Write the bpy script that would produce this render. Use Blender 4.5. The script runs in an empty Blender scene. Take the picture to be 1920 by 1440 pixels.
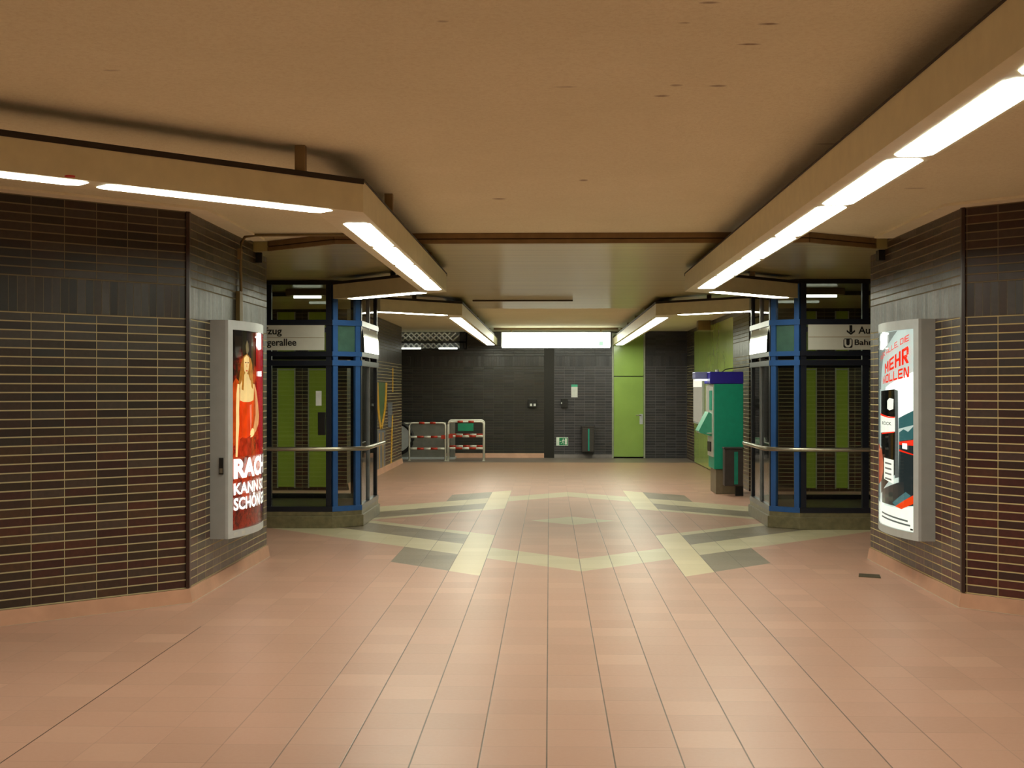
import bpy, bmesh, math, random
from mathutils import Vector
random.seed(7)
SC = bpy.context.scene
COL = SC.collection

# ------------------------------------------------------------------ helpers
def srgb(r, g, b):
    def c(v):
        v /= 255.0
        return v / 12.92 if v <= 0.04045 else ((v + 0.055) / 1.055) ** 2.4
    return (c(r), c(g), c(b), 1.0)

class NT:
    """small node-tree writer"""
    def __init__(self, name):
        self.m = bpy.data.materials.new(name)
        self.m.use_nodes = True
        self.t = self.m.node_tree
        self.t.nodes.clear()
        self.out = self.t.nodes.new('ShaderNodeOutputMaterial')
    def n(self, typ, **kw):
        nd = self.t.nodes.new(typ)
        for k, v in kw.items():
            setattr(nd, k, v)
        return nd
    def l(self, a, b):
        self.t.links.new(a, b)
    def put(self, sock, v):
        if isinstance(v, bpy.types.NodeSocket):
            self.l(v, sock)
        else:
            sock.default_value = v
    def math(self, op, a, b=0.0, c=None):
        nd = self.n('ShaderNodeMath', operation=op)
        self.put(nd.inputs[0], a); self.put(nd.inputs[1], b)
        if c is not None: self.put(nd.inputs[2], c)
        return nd.outputs[0]
    def mix(self, f, a, b):
        nd = self.n('ShaderNodeMix', data_type='RGBA')
        self.put(nd.inputs[0], f); self.put(nd.inputs[6], a); self.put(nd.inputs[7], b)
        return nd.outputs[2]
    def mixf(self, f, a, b):
        nd = self.n('ShaderNodeMix', data_type='FLOAT')
        self.put(nd.inputs[0], f); self.put(nd.inputs[2], a); self.put(nd.inputs[3], b)
        return nd.outputs[0]
    def ramp(self, f, stops, interp='LINEAR'):
        nd = self.n('ShaderNodeValToRGB')
        cr = nd.color_ramp; cr.interpolation = interp
        while len(cr.elements) < len(stops): cr.elements.new(0.5)
        for e, (p, c) in zip(cr.elements, stops):
            e.position = p; e.color = c
        self.put(nd.inputs[0], f)
        return nd.outputs[0]
    def noise(self, vec, scale, detail=3.0, rough=0.55):
        nd = self.n('ShaderNodeTexNoise')
        self.l(vec, nd.inputs['Vector'])
        nd.inputs['Scale'].default_value = scale
        nd.inputs['Detail'].default_value = detail
        nd.inputs['Roughness'].default_value = rough
        return nd.outputs['Fac']
    def pos(self):
        return self.n('ShaderNodeTexCoord').outputs['Object']
    def bsdf(self, color, rough=0.5, metal=0.0, spec=0.5, normal=None, emit=None, estr=0.0, coat=0.0):
        b = self.n('ShaderNodeBsdfPrincipled')
        self.put(b.inputs['Base Color'], color)
        self.put(b.inputs['Roughness'], rough)
        self.put(b.inputs['Metallic'], metal)
        self.put(b.inputs['Specular IOR Level'], spec)
        if coat: b.inputs['Coat Weight'].default_value = coat
        if normal is not None: self.l(normal, b.inputs['Normal'])
        if emit is not None:
            self.put(b.inputs['Emission Color'], emit)
            b.inputs['Emission Strength'].default_value = estr
        self.l(b.outputs[0], self.out.inputs[0])
        return b
    def bump(self, h, strength=0.2, dist=0.01):
        nd = self.n('ShaderNodeBump')
        nd.inputs['Strength'].default_value = strength
        nd.inputs['Distance'].default_value = dist
        self.l(h, nd.inputs['Height'])
        return nd.outputs[0]

def simple(name, rgb, rough=0.5, metal=0.0, spec=0.5, var=0.12, scale=9.0, bump=0.0):
    t = NT(name)
    p = t.pos()
    f = t.noise(p, scale)
    c = srgb(*rgb)
    lo = tuple(x * (1 - var) for x in c[:3]) + (1,)
    hi = tuple(min(1, x * (1 + var)) for x in c[:3]) + (1,)
    col = t.ramp(f, [(0.3, lo), (0.7, hi)])
    nrm = t.bump(t.noise(p, scale * 12), bump, 0.003) if bump else None
    t.bsdf(col, rough, metal, spec, nrm)
    return t.m

def emitter(name, rgb, strength):
    t = NT(name)
    e = t.n('ShaderNodeEmission')
    p = t.pos()
    f = t.noise(p, 1.5)
    c = srgb(*rgb)
    t.l(t.ramp(f, [(0.2, tuple(x * 0.96 for x in c[:3]) + (1,)), (0.8, c)]), e.inputs[0])
    e.inputs[1].default_value = strength
    t.l(e.outputs[0], t.out.inputs[0])
    return t.m

def lit(name, rgb, strength, rough=0.15, var=0.1, scale=14.0):
    """back-lit printed film: glossy face over glowing colour"""
    t = NT(name)
    c = srgb(*rgb)
    f = t.noise(t.pos(), scale)
    col = t.ramp(f, [(0.25, tuple(x * (1 - var) for x in c[:3]) + (1,)), (0.75, c)])
    t.bsdf(tuple(x * 0.3 for x in c[:3]) + (1,), rough, emit=col, estr=strength)
    return t.m

def glass(name, tint, gloss_rough=0.03, refl=0.12):
    t = NT(name)
    tr = t.n('ShaderNodeBsdfTransparent'); tr.inputs[0].default_value = tint
    gl = t.n('ShaderNodeBsdfGlossy'); gl.inputs['Roughness'].default_value = gloss_rough
    f = t.noise(t.pos(), 2.0)
    fr = t.n('ShaderNodeFresnel'); fr.inputs[0].default_value = 1.45
    fac = t.math('ADD', t.math('MULTIPLY', fr.outputs[0], 0.9), t.math('MULTIPLY', f, refl * 0.4))
    mx = t.n('ShaderNodeMixShader')
    t.l(fac, mx.inputs[0]); t.l(tr.outputs[0], mx.inputs[1]); t.l(gl.outputs[0], mx.inputs[2])
    t.l(mx.outputs[0], t.out.inputs[0])
    return t.m

class MB:
    def __init__(self):
        self.v = []; self.f = []; self.mi = []; self.uv = []
    def face(self, pts, mi=0, uv=None):
        s = len(self.v)
        self.v += [tuple(p) for p in pts]
        self.f.append(tuple(range(s, s + len(pts))))
        self.mi.append(mi)
        self.uv.append(uv if uv else [(p[0] + p[1], p[2]) for p in pts])
        return self
    def prism(self, poly, z0, z1, mi=0, u0=0.0):
        a = sum(poly[i][0] * poly[(i + 1) % len(poly)][1] - poly[(i + 1) % len(poly)][0] * poly[i][1] for i in range(len(poly)))
        if a < 0: poly = list(reversed(poly))
        n = len(poly); s = len(self.v)
        self.v += [(x, y, z0) for x, y in poly] + [(x, y, z1) for x, y in poly]
        u = u0
        for i in range(n):
            j = (i + 1) % n
            d = math.dist(poly[i], poly[j])
            self.f.append((s + i, s + j, s + n + j, s + n + i)); self.mi.append(mi)
            self.uv.append([(u, z0), (u + d, z0), (u + d, z1), (u, z1)])
            u += d
        self.f.append(tuple(s + n + i for i in range(n))); self.mi.append(mi); self.uv.append([poly[i] for i in range(n)])
        self.f.append(tuple(s + i for i in reversed(range(n)))); self.mi.append(mi); self.uv.append([poly[i] for i in reversed(range(n))])
        return self
    def box(self, x0, x1, y0, y1, z0, z1, mi=0):
        x0, x1 = min(x0, x1), max(x0, x1); y0, y1 = min(y0, y1), max(y0, y1)
        return self.prism([(x0, y0), (x1, y0), (x1, y1), (x0, y1)], min(z0, z1), max(z0, z1), mi)
    def bar(self, p, q, w, z0, z1, mi=0):
        """upright slab along the plan segment p-q, w thick"""
        d = Vector((q[0] - p[0], q[1] - p[1])).normalized(); nrm = Vector((-d.y, d.x)) * (w / 2)
        return self.prism([(p[0] + nrm.x, p[1] + nrm.y), (q[0] + nrm.x, q[1] + nrm.y), (q[0] - nrm.x, q[1] - nrm.y), (p[0] - nrm.x, p[1] - nrm.y)], z0, z1, mi)
    def tube(self, pts, r, n=10, mi=0, cap=True, closed=False):
        pts = [Vector(p) for p in pts]; rings = []
        m = len(pts)
        up = Vector((0, 0, 1))
        for i, p in enumerate(pts):
            if closed: d = pts[(i + 1) % m] - pts[i - 1]
            else: d = pts[min(i + 1, m - 1)] - pts[max(i - 1, 0)]
            d.normalize()
            ref = up if abs(d.dot(up)) < 0.95 else Vector((1, 0, 0))
            if rings == []: self._x = None
            x = d.cross(ref).normalized(); y = d.cross(x).normalized()
            s = len(self.v)
            self.v += [tuple(p + (x * math.cos(2 * math.pi * k / n) + y * math.sin(2 * math.pi * k / n)) * r) for k in range(n)]
            rings.append(s)
        R = list(zip(rings, rings[1:] + ([rings[0]] if closed else [])))
        for a, b in R[: m if closed else m - 1]:
            for k in range(n):
                k2 = (k + 1) % n
                self.f.append((a + k, a + k2, b + k2, b + k)); self.mi.append(mi); self.uv.append([(0, 0)] * 4)
        if cap and not closed:
            self.f.append(tuple(rings[0] + k for k in reversed(range(n)))); self.mi.append(mi); self.uv.append([(0, 0)] * n)
            self.f.append(tuple(rings[-1] + k for k in range(n))); self.mi.append(mi); self.uv.append([(0, 0)] * n)
        return self
    def add(self, verts, faces, mi=0):
        s = len(self.v)
        self.v += [tuple(p) for p in verts]
        for f in faces:
            self.f.append(tuple(s + i for i in f)); self.mi.append(mi); self.uv.append([(0, 0)] * len(f))
        return self
    def build(self, name, mats, parent=None, bevel=0.0, smooth=False):
        if not isinstance(mats, (list, tuple)): mats = [mats]
        me = bpy.data.meshes.new(name)
        off = Vector((0, 0, 0))
        p = parent
        while p is not None:
            off += Vector(p.location); p = p.parent
        me.from_pydata([tuple(Vector(v) - off) for v in self.v], [], self.f)
        for m in mats: me.materials.append(m)
        ul = me.uv_layers.new(name='UVMap')
        k = 0
        for i, poly in enumerate(me.polygons):
            poly.material_index = self.mi[i]; poly.use_smooth = smooth
            for c in self.uv[i]:
                ul.data[k].uv = c; k += 1
        bm = bmesh.new(); bm.from_mesh(me)
        bmesh.ops.recalc_face_normals(bm, faces=bm.faces)
        bm.to_mesh(me); bm.free()
        o = bpy.data.objects.new(name, me); COL.objects.link(o)
        if parent: o.parent = parent
        if bevel:
            b = o.modifiers.new('Bevel', 'BEVEL'); b.width = bevel; b.segments = 2; b.limit_method = 'ANGLE'
        return o

def thing(name, label, cat, loc, group=None):
    o = bpy.data.objects.new(name, None); COL.objects.link(o)
    o.empty_display_size = 0.2
    o.location = loc; o['label'] = label; o['category'] = cat
    if group: o['group'] = group
    return o
def tag(o, label, cat, group=None):
    o['label'] = label; o['category'] = cat
    if group: o['group'] = group
    return o
def struct(o, label, cat):
    o['kind'] = 'structure'; o['label'] = label; o['category'] = cat
    return o

def text2d(s, bold=0.0):
    """text as flat triangles normalised to its own bounding box"""
    cu = bpy.data.curves.new('lettering_outline', 'FONT')
    cu.body = s; cu.size = 1.0; cu.offset = bold; cu.resolution_u = 4
    o = bpy.data.objects.new('lettering_outline', cu); COL.objects.link(o)
    dg = bpy.context.evaluated_depsgraph_get()
    ev = o.evaluated_get(dg); me = ev.to_mesh()
    v = [(p.co.x, p.co.y) for p in me.vertices]; f = [tuple(p.vertices) for p in me.polygons]
    ev.to_mesh_clear()
    bpy.data.objects.remove(o); bpy.data.curves.remove(cu)
    x0 = min(p[0] for p in v); x1 = max(p[0] for p in v); y0 = min(p[1] for p in v); y1 = max(p[1] for p in v)
    return [((x - x0) / (x1 - x0), (y - y0) / (y1 - y0)) for x, y in v], f, (x1 - x0) / (y1 - y0)

# ------------------------------------------------------------------ materials
def brick_mat(name, cols, mortar, mortar_hi, u_off=0.0, rough=0.25, seed=0.0, height_mix=1.0):
    t = NT(name)
    uv = t.n('ShaderNodeUVMap').outputs[0]
    sp = t.n('ShaderNodeSeparateXYZ'); t.l(uv, sp.inputs[0])
    u = t.math('ADD', sp.outputs[0], u_off); v = sp.outputs[1]
    z0, z1 = 2.262, 2.528
    band = t.math('MULTIPLY', t.math('GREATER_THAN', v, z0), t.math('LESS_THAN', v, z1))
    above = t.math('GREATER_THAN', v, z1)
    su = t.mixf(band, 0.2525, 0.065)
    bu = t.math('DIVIDE', u, su)
    vlow = t.math('DIVIDE', t.math('SUBTRACT', v, 0.119), 0.0649)
    vband = t.math('ADD', t.math('DIVIDE', t.math('SUBTRACT', v, z0), z1 - z0), 40.0)
    vhigh = t.math('ADD', t.math('DIVIDE', t.math('SUBTRACT', v, z1), 0.0649), 60.0)
    bv = t.mixf(above, t.mixf(band, vlow, vband), vhigh)
    sv = t.mixf(band, 0.0649, z1 - z0)
    fu = t.math('FRACT', bu); fv = t.math('FRACT', bv)
    du = t.math('MULTIPLY', t.math('MINIMUM', fu, t.math('SUBTRACT', 1.0, fu)), su)
    dv = t.math('MULTIPLY', t.math('MINIMUM', fv, t.math('SUBTRACT', 1.0, fv)), sv)
    d = t.math('MINIMUM', t.math('MULTIPLY', du, t.mixf(band, 1.35, 2.2)), t.math('MULTIPLY', dv, 0.85))
    mr = t.n('ShaderNodeMapRange'); mr.interpolation_type = 'SMOOTHSTEP'
    t.l(d, mr.inputs[0]); mr.inputs[1].default_value = 0.0028; mr.inputs[2].default_value = 0.0052
    face = mr.outputs[0]
    cb = t.n('ShaderNodeCombineXYZ')
    t.l(t.math('FLOOR', bu), cb.inputs[0]); t.l(t.math('FLOOR', bv), cb.inputs[1]); cb.inputs[2].default_value = seed
    wn = t.n('ShaderNodeTexWhiteNoise'); wn.noise_dimensions = '3D'; t.l(cb.outputs[0], wn.inputs[0])
    n = len(cols)
    col = t.ramp(wn.outputs[0], [(i / n, srgb(*c)) for i, c in enumerate(cols)], 'CONSTANT')
    olive_shaded = t.ramp(wn.outputs[0], [(i / 10, srgb(*c)) for i, c in enumerate([(48, 42, 34), (40, 36, 28), (58, 50, 40), (34, 30, 24), (52, 42, 28), (60, 54, 46), (44, 34, 28), (38, 36, 30), (56, 44, 34), (62, 56, 48)])], 'CONSTANT')
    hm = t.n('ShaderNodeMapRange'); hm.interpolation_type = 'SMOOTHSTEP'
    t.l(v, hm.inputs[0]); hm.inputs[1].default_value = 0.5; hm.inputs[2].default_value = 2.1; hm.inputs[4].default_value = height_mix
    col = t.mix(hm.outputs[0], col, olive_shaded)  # glare and the dim upper wall painted in as darker olive bricks
    fine = t.noise(t.pos(), 28.0, 4.0)
    col = t.mix(t.math('MULTIPLY', t.math('SUBTRACT', fine, 0.35), 0.9), col, srgb(24, 16, 13))
    mcol = t.mix(t.math('GREATER_THAN', v, z0), srgb(*mortar), srgb(*mortar_hi))  # upper mortar dimmed: the weaker light up there is put into its colour
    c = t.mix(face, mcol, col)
    r = t.mixf(face, 0.85, t.math('ADD', rough, t.math('MULTIPLY', fine, 0.18)))
    # glazed bricks: each a hair out of true
    vm = t.n('ShaderNodeVectorMath', operation='SUBTRACT'); t.l(wn.outputs[1], vm.inputs[0]); vm.inputs[1].default_value = (0.5, 0.5, 0.5)
    vs = t.n('ShaderNodeVectorMath', operation='SCALE'); t.l(vm.outputs[0], vs.inputs[0]); vs.inputs['Scale'].default_value = 0.05
    bp = t.bump(face, 0.5, 0.004)
    va = t.n('ShaderNodeVectorMath', operation='ADD'); t.l(bp, va.inputs[0]); t.l(vs.outputs[0], va.inputs[1])
    vn = t.n('ShaderNodeVectorMath', operation='NORMALIZE'); t.l(va.outputs[0], vn.inputs[0])
    t.bsdf(c, r, 0.0, 0.5, vn.outputs[0])
    return t.m

BR = [(72, 42, 36), (64, 46, 38), (76, 44, 36), (60, 44, 40), (80, 56, 40), (72, 58, 50), (64, 36, 32), (58, 46, 36), (82, 48, 36), (76, 62, 54)]
M = {}
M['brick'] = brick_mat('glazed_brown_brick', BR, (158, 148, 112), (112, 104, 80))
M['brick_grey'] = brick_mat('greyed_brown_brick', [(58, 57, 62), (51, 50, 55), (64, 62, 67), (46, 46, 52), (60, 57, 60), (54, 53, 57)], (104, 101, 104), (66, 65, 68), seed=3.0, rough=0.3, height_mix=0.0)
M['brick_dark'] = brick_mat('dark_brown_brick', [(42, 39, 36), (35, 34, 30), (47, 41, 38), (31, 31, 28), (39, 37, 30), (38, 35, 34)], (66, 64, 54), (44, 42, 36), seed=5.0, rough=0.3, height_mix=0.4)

def floor_mat():
    t = NT('clay_floor_tiles')
    sp = t.n('ShaderNodeSeparateXYZ'); t.l(t.pos(), sp.inputs[0])
    x, y = sp.outputs[0], sp.outputs[1]
    T = 0.3105
    bu = t.math('DIVIDE', t.math('ADD', x, 0.012), T)
    bv = t.math('DIVIDE', t.math('SUBTRACT', y, 5.906), T)
    fu = t.math('FRACT', bu); fv = t.math('FRACT', bv)
    du = t.math('MULTIPLY', t.math('MINIMUM', fu, t.math('SUBTRACT', 1.0, fu)), T)
    dv = t.math('MULTIPLY', t.math('MINIMUM', fv, t.math('SUBTRACT', 1.0, fv)), T)
    def step(d, a, b):
        mr = t.n('ShaderNodeMapRange'); t.l(d, mr.inputs[0]); mr.inputs[1].default_value = a; mr.inputs[2].default_value = b
        return mr.outputs[0]
    gu = step(du, 0.0016, 0.0050); gv = step(dv, 0.0010, 0.0034)
    cb = t.n('ShaderNodeCombineXYZ'); t.l(t.math('FLOOR', bu), cb.inputs[0]); t.l(t.math('FLOOR', bv), cb.inputs[1])
    wn = t.n('ShaderNodeTexWhiteNoise'); wn.noise_dimensions = '3D'; t.l(cb.outputs[0], wn.inputs[0])
    base = t.ramp(wn.outputs[0], [(0.0, srgb(196, 153, 133)), (0.35, srgb(206, 161, 141)), (0.7, srgb(200, 156, 136)), (1.0, srgb(212, 168, 147))])
    big = t.noise(t.pos(), 0.7, 4.0)
    base = t.mix(t.math('MULTIPLY', t.math('SUBTRACT', big, 0.4), 0.7), base, srgb(184, 144, 124))
    pale = t.ramp(wn.outputs[0], [(0.0, srgb(204, 192, 158)), (1.0, srgb(214, 202, 170))])
    cream = t.ramp(wn.outputs[0], [(0.0, srgb(222, 206, 168)), (1.0, srgb(232, 216, 180))])
    dark = t.ramp(wn.outputs[0], [(0.0, srgb(130, 118, 100)), (1.0, srgb(146, 132, 112))])
    cx, cy = 0.30, 16.93
    a = t.math('ABSOLUTE', t.math('SUBTRACT', x, cx))
    b = t.math('ABSOLUTE', t.math('SUBTRACT', y, cy))
    d = t.math('ADD', a, b)
    def rng(v, lo, hi):
        return t.math('MULTIPLY', t.math('GREATER_THAN', v, lo), t.math('LESS_THAN', v, hi))
    c0, c1, c2 = 3 * T, 4 * T, 6 * T
    ringA = rng(d, 3.82, 4.72)
    outer = t.math('GREATER_THAN', a, c1)
    ringB = t.math('MULTIPLY', outer, rng(d, 2.92, 3.82))
    ringC = t.math('MULTIPLY', outer, rng(d, 2.64, 2.92))
    quad = t.math('MULTIPLY', rng(a, c1, c2), rng(d, 4.72, 5.95))
    colm = t.math('MULTIPLY', rng(a, c0, c1), rng(d, 2.64, 5.96))
    small = t.math('LESS_THAN', d, 0.54)
    col = t.mix(ringA, base, pale)
    col = t.mix(ringB, col, dark); col = t.mix(ringC, col, pale); col = t.mix(quad, col, dark)
    col = t.mix(small, col, pale); col = t.mix(colm, col, cream)
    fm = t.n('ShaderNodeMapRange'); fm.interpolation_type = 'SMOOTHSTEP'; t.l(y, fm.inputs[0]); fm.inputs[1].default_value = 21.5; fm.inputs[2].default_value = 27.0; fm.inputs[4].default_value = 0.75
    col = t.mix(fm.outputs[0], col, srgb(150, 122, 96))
    grey = t.math('GREATER_THAN', y, 30.35)
    col = t.mix(grey, col, srgb(120, 108, 100))
    col = t.mix(gv, t.mix(0.32, col, srgb(108, 78, 58)), col)
    dirt = t.n('ShaderNodeMapRange'); dirt.interpolation_type = 'SMOOTHSTEP'
    t.l(t.math('ABSOLUTE', t.math('SUBTRACT', x, 0.25)), dirt.inputs[0])
    dirt.inputs[1].default_value = 1.2; dirt.inputs[2].default_value = 2.1; dirt.inputs[3].default_value = 0.95; dirt.inputs[4].default_value = 0.12
    far = t.n('ShaderNodeMapRange'); t.l(y, far.inputs[0]); far.inputs[1].default_value = 16.0; far.inputs[2].default_value = 23.0; far.inputs[3].default_value = 1.0; far.inputs[4].default_value = 0.12
    seam = t.math('MULTIPLY', t.math('LESS_THAN', t.math('ABSOLUTE', t.math('ADD', x, 2.496)), 0.05), t.math('LESS_THAN', y, 9.3))
    worn = t.math('ADD', 0.55, t.math('MULTIPLY', t.noise(t.pos(), 1.6, 3.0), 0.8))
    amt = t.math('MINIMUM', 0.97, t.math('MAXIMUM', seam, t.math('MULTIPLY', t.math('MULTIPLY', dirt.outputs[0], far.outputs[0]), worn)))
    col = t.mix(gu, t.mix(amt, col, srgb(70, 54, 40)), col)
    fine = t.noise(t.pos(), 40.0, 3.0)
    rough = t.math('ADD', 0.30, t.math('MULTIPLY', fine, 0.16))
    vm = t.n('ShaderNodeVectorMath', operation='SUBTRACT'); t.l(wn.outputs[1], vm.inputs[0]); vm.inputs[1].default_value = (0.5, 0.5, 0.5)
    vs = t.n('ShaderNodeVectorMath', operation='MULTIPLY'); t.l(vm.outputs[0], vs.inputs[0]); vs.inputs[1].default_value = (0.018, 0.018, 0.0)
    hgt = t.math('ADD', t.math('MULTIPLY', t.math('MINIMUM', gu, gv), 1.0), t.math('MULTIPLY', fine, 0.25))
    bp = t.bump(hgt, 0.25, 0.002)
    va = t.n('ShaderNodeVectorMath', operation='ADD'); t.l(bp, va.inputs[0]); t.l(vs.outputs[0], va.inputs[1])
    vn = t.n('ShaderNodeVectorMath', operation='NORMALIZE'); t.l(va.outputs[0], vn.inputs[0])
    t.bsdf(col, rough, 0.0, 0.5, vn.outputs[0])
    return t.m
M['floor'] = floor_mat()

STAINS = [(0.862, 5.166, 0.055, 0.02, 0.7), (0.833, 5.468, 0.06, 0.02, 0.75), (0.798, 6.213, 0.05, 0.03, 0.6), (0.6, 6.196, 0.035, 0.03, 0.5), (0.551, 6.42, 0.05, 0.03, 0.6), (0.235, 8.992, 0.04, 0.05, 0.6), (-0.378, 9.855, 0.07, 0.05, 0.6), (0.076, 6.214, 0.07, 0.02, 0.35), (-0.416, 5.093, 0.03, 0.02, 0.4), (1.624, 7.703, 0.09, 0.03, 0.4), (0.594, 4.875, 0.05, 0.02, 0.6), (-1.97, 5.834, 0.05, 0.02, 0.35), (0.529, 5.142, 0.03, 0.012, 0.5), (2.614, 9.417, 0.1, 0.04, 0.35)]
def plaster():
    t = NT('rough_tan_plaster')
    p = t.pos()
    f = t.noise(p, 1.1, 5.0)
    g = t.noise(p, 55.0, 4.0, 0.7)
    c = t.ramp(f, [(0.25, srgb(222, 219, 188)), (0.75, srgb(231, 228, 198))])
    c = t.mix(t.math('MULTIPLY', t.math('SUBTRACT', g, 0.42), 1.3), c, srgb(196, 184, 146))
    # scattered rust stains
    sp = t.n('ShaderNodeSeparateXYZ'); t.l(p, sp.inputs[0])
    jig = t.math('MULTIPLY', t.noise(p, 22.0, 3.0), 0.9)
    for sx, sy, w_, h_, k_ in STAINS:
        ax = t.math('DIVIDE', t.math('SUBTRACT', sp.outputs[0], sx), w_)
        ay = t.math('DIVIDE', t.math('SUBTRACT', sp.outputs[1], sy), h_)
        dd = t.math('ADD', t.math('ADD', t.math('MULTIPLY', ax, ax), t.math('MULTIPLY', ay, ay)), jig)
        mr = t.n('ShaderNodeMapRange'); t.l(dd, mr.inputs[0]); mr.inputs[1].default_value = 0.5; mr.inputs[2].default_value = 1.3
        mr.inputs[3].default_value = k_; mr.inputs[4].default_value = 0.0
        c = t.mix(mr.outputs[0], c, srgb(92, 52, 26))
    t.bsdf(c, 0.9, 0.0, 0.2, t.bump(g, 0.6, 0.006))
    return t.m
M['plaster'] = plaster()

def slats():
    t = NT('ceiling_metal_slats')
    sp = t.n('ShaderNodeSeparateXYZ'); t.l(t.pos(), sp.inputs[0])
    fv = t.math('FRACT', t.math('DIVIDE', sp.outputs[1], 0.1))
    d = t.math('ABSOLUTE', t.math('SUBTRACT', fv, 0.5))
    gap = t.math('GREATER_THAN', d, 0.44)
    cb = t.n('ShaderNodeCombineXYZ'); t.l(t.math('FLOOR', t.math('DIVIDE', sp.outputs[1], 0.1)), cb.inputs[0])
    wn = t.n('ShaderNodeTexWhiteNoise'); wn.noise_dimensions = '3D'; t.l(cb.outputs[0], wn.inputs[0])
    c = t.ramp(wn.outputs[0], [(0.0, srgb(172, 164, 112)), (1.0, srgb(186, 178, 122))])
    c = t.mix(gap, c, srgb(120, 104, 72))
    h = t.math('SUBTRACT', 1.0, t.math('POWER', t.math('MULTIPLY', d, 2.0), 6.0))
    t.bsdf(c, 0.28, 0.3, 0.5, t.bump(h, 0.35, 0.01))
    return t.m
M['slats'] = slats()
M['band'] = simple('drop_band_brown', (128, 104, 66), 0.7)
M['cove'] = simple('pale_cove_plaster', (232, 226, 198), 0.9, var=0.04)
M['bandline'] = simple('drop_band_shadow_gap', (70, 54, 32), 0.8)
M['base'] = simple('clay_skirting', (198, 152, 126), 0.4, var=0.1, scale=4)
M['base_grey'] = simple('grey_skirting', (120, 112, 112), 0.5)
M['joint'] = simple('pale_sealant', (206, 190, 170), 0.7)
M['corner'] = simple('dark_corner_brick', (46, 24, 18), 0.3)
M['housing'] = simple('cream_housing_paint', (222, 217, 180), 0.4, var=0.05)
M['toprail'] = simple('dark_mounting_rail', (40, 32, 22), 0.6)
M['hanger'] = simple('olive_hanger_steel', (142, 120, 80), 0.5)
M['tube'] = emitter('fluorescent_diffuser', (252, 255, 232), 20.5)
M['tube_soft'] = emitter('small_tube_glow', (245, 250, 235), 4.0)
M['signglow'] = emitter('overbright_sign_face', (252, 255, 230), 7.5)
M['red'] = simple('red_paint', (190, 44, 34), 0.4)
M['steel'] = simple('brushed_steel', (170, 165, 150), 0.28, 0.9, var=0.05)
M['alu'] = simple('grey_aluminium', (196, 202, 206), 0.35, 0.2, var=0.05)
M['alu_side'] = simple('grey_aluminium_side', (168, 172, 174), 0.4, 0.2, var=0.05)
M['black'] = simple('black_plastic', (22, 21, 20), 0.4)
M['navyframe'] = simple('black_blue_frame', (24, 28, 40), 0.35)  # darkened copy of the frame blue: shade on the front faces put into colour
M['sideframe'] = simple('grey_steel_frame', (84, 84, 88), 0.3, 0.4)
M['blue'] = simple('blue_steel_paint', (44, 92, 156), 0.35, var=0.08)  # brighter copy for the chamfer faces, strip light painted into the blue
M['mull'] = simple('grey_blue_mullion', (120, 122, 124), 0.35)
M['stone'] = simple('olive_stone_plinth', (120, 112, 84), 0.35, var=0.2, scale=14)
M['glass'] = glass('shaft_glass', (0.91, 0.94, 0.91, 1))
M['glass_clear'] = glass('clear_pane', (0.9, 0.93, 0.92, 1), 0.02, 0.05)
M['glass_teal'] = simple('frosted_teal_pane', (78, 112, 100), 0.12)
def wavy():
    t = NT('wavy_polished_steel')
    n = t.noise(t.pos(), 1.7, 1.0)
    t.bsdf(srgb(236, 236, 228), 0.13, 1.0, 0.5, t.bump(n, 0.15, 0.03))
    return t.m
M['mirror'] = wavy()
M['signwhite'] = simple('sign_white', (206, 206, 196), 0.4, var=0.03)
M['signblack'] = simple('sign_black', (24, 24, 24), 0.5)
M['green'] = simple('green_enamel', (146, 176, 88), 0.16, var=0.07, scale=2)
M['green_dim'] = simple('green_enamel_panel', (156, 180, 92), 0.14, var=0.07, scale=2)
M['green_strip'] = simple('green_enamel_strip', (150, 174, 70), 0.2, var=0.07, scale=2)
M['green_line'] = simple('green_panel_gap', (58, 70, 22), 0.6)
M['frame_grey'] = simple('grey_door_frame', (150, 155, 135), 0.4)
M['teal'] = simple('machine_teal_green', (8, 154, 124), 0.4, var=0.06)
M['teal_light'] = simple('machine_mint_plastic', (70, 170, 140), 0.35)
M['navy'] = simple('machine_navy_header', (40, 30, 156), 0.35)
M['machine_pale'] = simple('machine_pale_front', (196, 198, 190), 0.35)
M['machine_grey'] = simple('machine_lavender_grey', (120, 124, 170), 0.35)
M['concrete'] = simple('taupe_machine_base', (118, 106, 84), 0.6)
M['bin'] = simple('dark_grey_bin', (58, 52, 50), 0.5)
M['stripe'] = simple('teal_stripe', (20, 136, 116), 0.4)
M['pipewhite'] = simple('white_pipe_paint', (222, 220, 210), 0.35)
M['pipered'] = simple('red_stripe_paint', (182, 52, 30), 0.4)
M['plate_green'] = simple('green_plate', (20, 138, 104), 0.4)
M['escal_grey'] = simple('grey_balustrade_steel', (126, 126, 120), 0.35, 0.3)
M['rubber'] = simple('black_rubber', (20, 19, 20), 0.5)
M['exitgreen'] = simple('exit_sign_green', (0, 132, 84), 0.4)
M['exitwhite'] = simple('exit_sign_white', (220, 232, 222), 0.4)
M['paper'] = simple('pale_paper', (206, 208, 206), 0.6)
M['drain'] = simple('dark_hatch_metal', (84, 74, 54), 0.5, 0.3)
M['lattice'] = simple('white_lattice', (236, 236, 232), 0.5)
M['darkbeam'] = simple('dark_beam', (30, 27, 22), 0.6)
M['duct'] = simple('olive_duct', (118, 100, 58), 0.5)
M['speaker'] = simple('brown_speaker', (124, 104, 62), 0.7)
M['mos_y'] = simple('mosaic_yellow', (206, 158, 36), 0.3)
M['mos_g'] = simple('mosaic_green', (78, 104, 62), 0.3)
M['mos_b'] = simple('mosaic_grey_blue', (104, 108, 116), 0.3)
M['caselit'] = lit('lit_timetable', (250, 246, 226), 1.0)
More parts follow.
